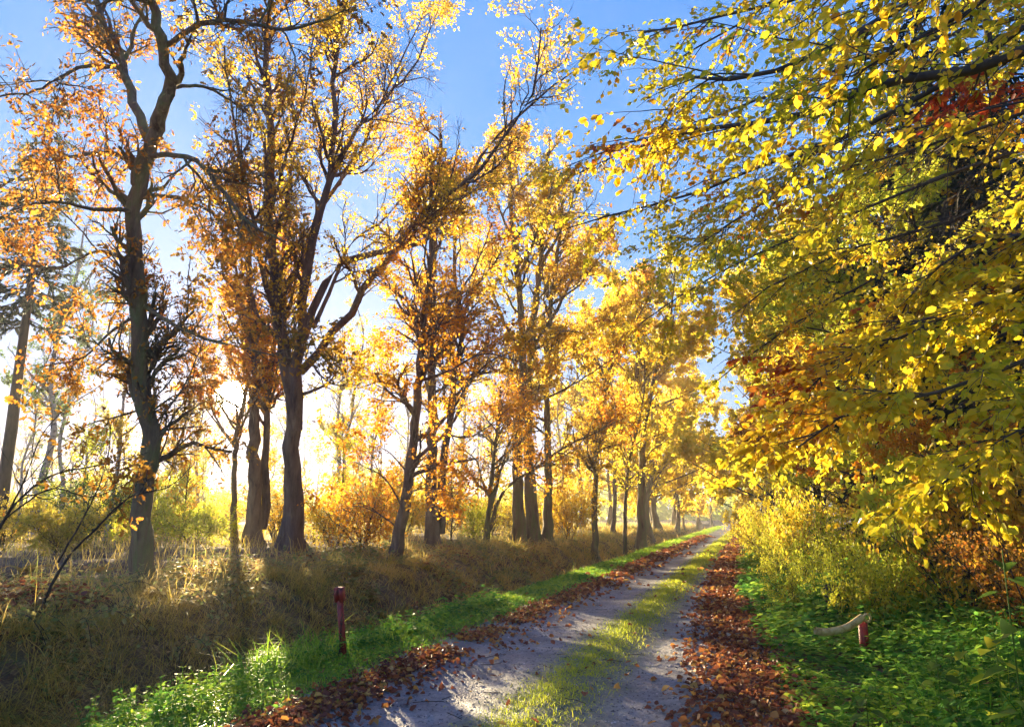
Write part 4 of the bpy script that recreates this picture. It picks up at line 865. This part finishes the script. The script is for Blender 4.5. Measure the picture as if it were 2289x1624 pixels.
# tall green grass clump beside the left post
def clump(label, X, Y, n, h, w, mat, r=.25):
    b = ground(np.array([X]), np.array([Y]))[0]; root = empty('grass_clump', b, label, 'grass clump')
    x = X + rng.normal(0, r, n); y = Y + rng.normal(0, r, n); g = Geo(); blades(g, x, y, rng.uniform(.5, 1, n) * h, np.full(n, w), .5); g.build('blades', M[mat], root, kind='stuff')
for X, Y, n, h, lab in [(-5.0, 7.3, 380, .62, 'tall arching green grass clump left of the red post'), (-5.2, 7.9, 320, .7, 'second tall green grass clump behind the first by the post'), (-4.85, 8.9, 260, .5, 'green grass clump right of the red post'), (-4.85, 6.6, 120, .35, 'short grass clump at the ditch edge in front of the post')]:
    clump(lab, X, Y, n, h, .006, 'grass')
# nettle-like leafy plants in the right foreground
def leafy(label, X, Y, h, n, size, shape=HEART, mat='herb', group=None, lean=(0, 0)):
    b = ground(np.array([X]), np.array([Y]))[0]; root = empty('leafy_plant', b, label, 'plant', group)
    P = limb([b, b + [lean[0] * .4, lean[1] * .4, h * .5], b + [lean[0], lean[1], h]], 8); g = Geo(); g.tubes(P[None], np.linspace(.006, .003, 8)[None], 5); g.build('stem', M['green'], root, True)
    for i in range(n):
        f = .3 + .7 * i / n; q = np.array([np.interp(f * 7, range(8), P[:, j]) for j in range(3)]); a = i * 2.4
        ax = np.array([math.cos(a), math.sin(a), .1]); g = Geo(); e = q + ax * size * .4; g.tubes(np.array([[q, (q + e) / 2 + [0, 0, .01], e]]), np.full((1, 3), .002), 3)
        leaves(g, e[None], (ax + [0, 0, -.3])[None], np.array([[rng.normal(0, .3), rng.normal(0, .3), 1]]), np.array([size * rng.uniform(.8, 1.2)]), shape); g.build('leaf', M[mat], root)
for px, py, d, h, n, s, mat, lab in [(2230, 1560, 4.2, 1.35, 12, .13, 'green', 'tall plant with broad green leaves at the right edge'), (2190, 1580, 4.8, .95, 9, .13, 'yellowgreen', 'yellowing broad leaved plant left of the tall one at the right edge'),
    (2060, 1500, 5.6, .62, 9, .11, 'green', 'broad leaved herb right of the right red post'), (2120, 1500, 5.8, .6, 8, .11, 'yellowgreen', 'sunlit herb further right of the right red post'),
    (1900, 1560, 5.2, .42, 8, .09, 'green', 'small broad leaved herb in front of the right red post'), (2270, 1480, 4.4, 1.0, 9, .12, 'green', 'leafy stem cut by the right edge of the frame')]:
    q = at(px, 1150, d); leafy(lab, q[0], q[1], h, n, s, HEART, mat)

# stump
q = at(1845, 1150, 11.2); b = ground(np.array([q[0]]), np.array([q[1]]))[0]; b[2] += .1
st = empty('tree_stump', b, 'short dark tree stump half hidden behind the yellow rail', 'stump')
g = Geo(); g.tubes(np.array([[b - [0, 0, .1], b + [0, 0, .15], b + [0, 0, .3], b + [.02, 0, .46]]]), np.array([[.2, .15, .12, .105]]), 12, .06); g.build('trunk', M['stump'], st, True)
a = np.linspace(0, 6.283, 12, endpoint=False); V = np.stack([np.cos(a) * .105 + b[0] + .02, np.sin(a) * .105 + b[1], np.full(12, b[2] + .455)], -1)
mesh_obj('cut_face', V, np.arange(12), [12], M['stump'], st)

# ------------------------------------------------------------------ the two posts
d = ray(768, 1480); q = EYE + d * (-1.6 / d[2])
b = np.array([q[0], q[1], float(gz(q[0], q[1]))]); top = at(758, 1312, (b - EYE) @ CF)
post = empty('barrier_post', b, 'leaning rusty dark red steel post on the left verge', 'post')
ax_ = norm(top - b); h = np.linalg.norm(top - b); ex = norm(np.cross(ax_, [0, 1, 0])); ey = np.cross(ax_, ex)
def prism(c0, c1, w, dpt, name, mat, parent, prof=None, smooth=False):
    prof = prof or [(-w, -dpt), (w, -dpt), (w, dpt), (-w, dpt)]; n = len(prof)
    V = [c + ex * p[0] + ey * p[1] for c in (c0, c1) for p in prof]
    L = []; Z = []
    for i in range(n): L += [i, (i + 1) % n, n + (i + 1) % n, n + i]; Z.append(4)
    L += list(range(n))[::-1] + list(range(n, 2 * n)); Z += [n, n]
    return mesh_obj(name, np.array(V), L, Z, mat, parent, smooth)
oct_ = [(math.cos(i / 10 * 6.283) * .036, math.sin(i / 10 * 6.283) * .036) for i in range(10)]
prism(b - ax_ * .1, b + ax_ * (h - .14), 0, 0, 'shaft', M['rust'], post, oct_)
U = [(-.048, -.04), (.048, -.04), (.048, .04), (.016, .04), (.016, .0), (-.016, .0), (-.016, .04), (-.048, .04)]
prism(b + ax_ * (h - .15), b + ax_ * h, 0, 0, 'fork_head', M['rust'], post, U)
# chain hanging down the left side
c0 = b + ax_ * (h - .2) - ex * .05; cp = at(748, 1390, (b - EYE) @ CF) 
for i in range(16):
    c = c0 + np.array([-.022 - .001 * i, 0, -.034 * i]); th = np.linspace(0, 2 * math.pi, 9); e1_, e2_ = (CR, UP) if i % 2 else (fw, UP)
    P = c + np.outer(np.cos(th) * .009, e1_) + np.outer(np.sin(th) * .022, e2_); g = Geo(); g.tubes(P[None], np.full((1, 9), .004), 4); g.build('chain_link', M['chain'], post, True)
c0 = c0

d = ray(1935, 1468); q = EYE + d * (-1.6 / d[2]); bd = (q - EYE) @ CF
b = np.array([q[0], q[1], float(gz(q[0], q[1]))]); top = at(1935, 1385, bd)
gatep = empty('barrier_gate', b, 'short dark red post with an open yellowed tube rail on the right of the track', 'barrier')
ex = CR; ey = -np.cross(UP, CR); ax_ = UP; h = top[2] - b[2]
oct2 = [(math.cos(i / 12 * 6.283) * .052, math.sin(i / 12 * 6.283) * .052) for i in range(12)]
prism(b - UP * .1, b + UP * h, 0, 0, 'shaft', M['rust'], gatep, oct2, True)
rail = limb([at(1928, 1378, bd - .07), at(1895, 1400, bd - .12), at(1868, 1408, bd - .18), at(1840, 1411, bd - .2), at(1822, 1408, bd - .2)], 16)
g = Geo(); g.tubes(rail[None], np.full((1, 16), .042), 12); g.build('rail', M['tube'], gatep, True)
th = np.linspace(0, 2 * math.pi, 17); rc = top + UP * .03 - fw * .04
rp = rc + np.outer(np.cos(th) * .042, CR) + np.outer(np.sin(th) * .042, UP); g = Geo(); g.tubes(rp[None], np.full((1, 17), .013), 6); g.build('eye_ring', M['tube'], gatep, True)

# ------------------------------------------------------------------ far wood line and haze
g = Geo(); n = 20000
a = rng.uniform(-1.5, 1.4, n); rr = rng.uniform(190, 250, n); hh = rng.uniform(0, 1, n)
topz = 9 + 3 * np.sin(a * 23) + 2 * np.sin(a * 61 + 1) + 1.5 * np.sin(a * 140)
P = np.stack([np.sin(a) * rr, np.cos(a) * rr, hh * topz], -1)
leaves(g, P, norm(rng.normal(size=(n, 3))), norm(rng.normal(size=(n, 3))), rng.uniform(1.6, 3.2, n), DIAMOND)
tag(g.build('distant_wood', M['yellowgreen'], kind='stuff'), 'misty distant wood closing the view behind the clearing', 'woodland')

HTOP = 0
for o in bpy.data.objects:
    if o.type == 'MESH':
        z = o.location.z + (o.parent.location.z if o.parent else 0) + (max(c[2] for c in o.bound_box)); 
        if z > HTOP: HTOP = z; hi = o.parent.get('label') if o.parent else o.name
HTOP += .3
import sys
print('TOP', HTOP, hi, 'TRIS', sum(len(o.data.loops) - 2 * len(o.data.polygons) for o in bpy.data.objects if o.type == 'MESH'))
hz, t = newmat('haze_air')
v = N(t, 'ShaderNodeVolumePrincipled'); v.inputs['Density'].default_value = HAZE; v.inputs['Color'].default_value = (.97, .93, .86, 1); v.inputs['Anisotropy'].default_value = .35
o = N(t, 'ShaderNodeOutputMaterial'); t.links.new(v.outputs[0], o.inputs['Volume'])
g = Geo(); g.box(np.array([0, 90, (HTOP - 2.2) / 2]), (560, 400, HTOP + 2.2)); hb = g.build('haze', hz, kind='stuff')
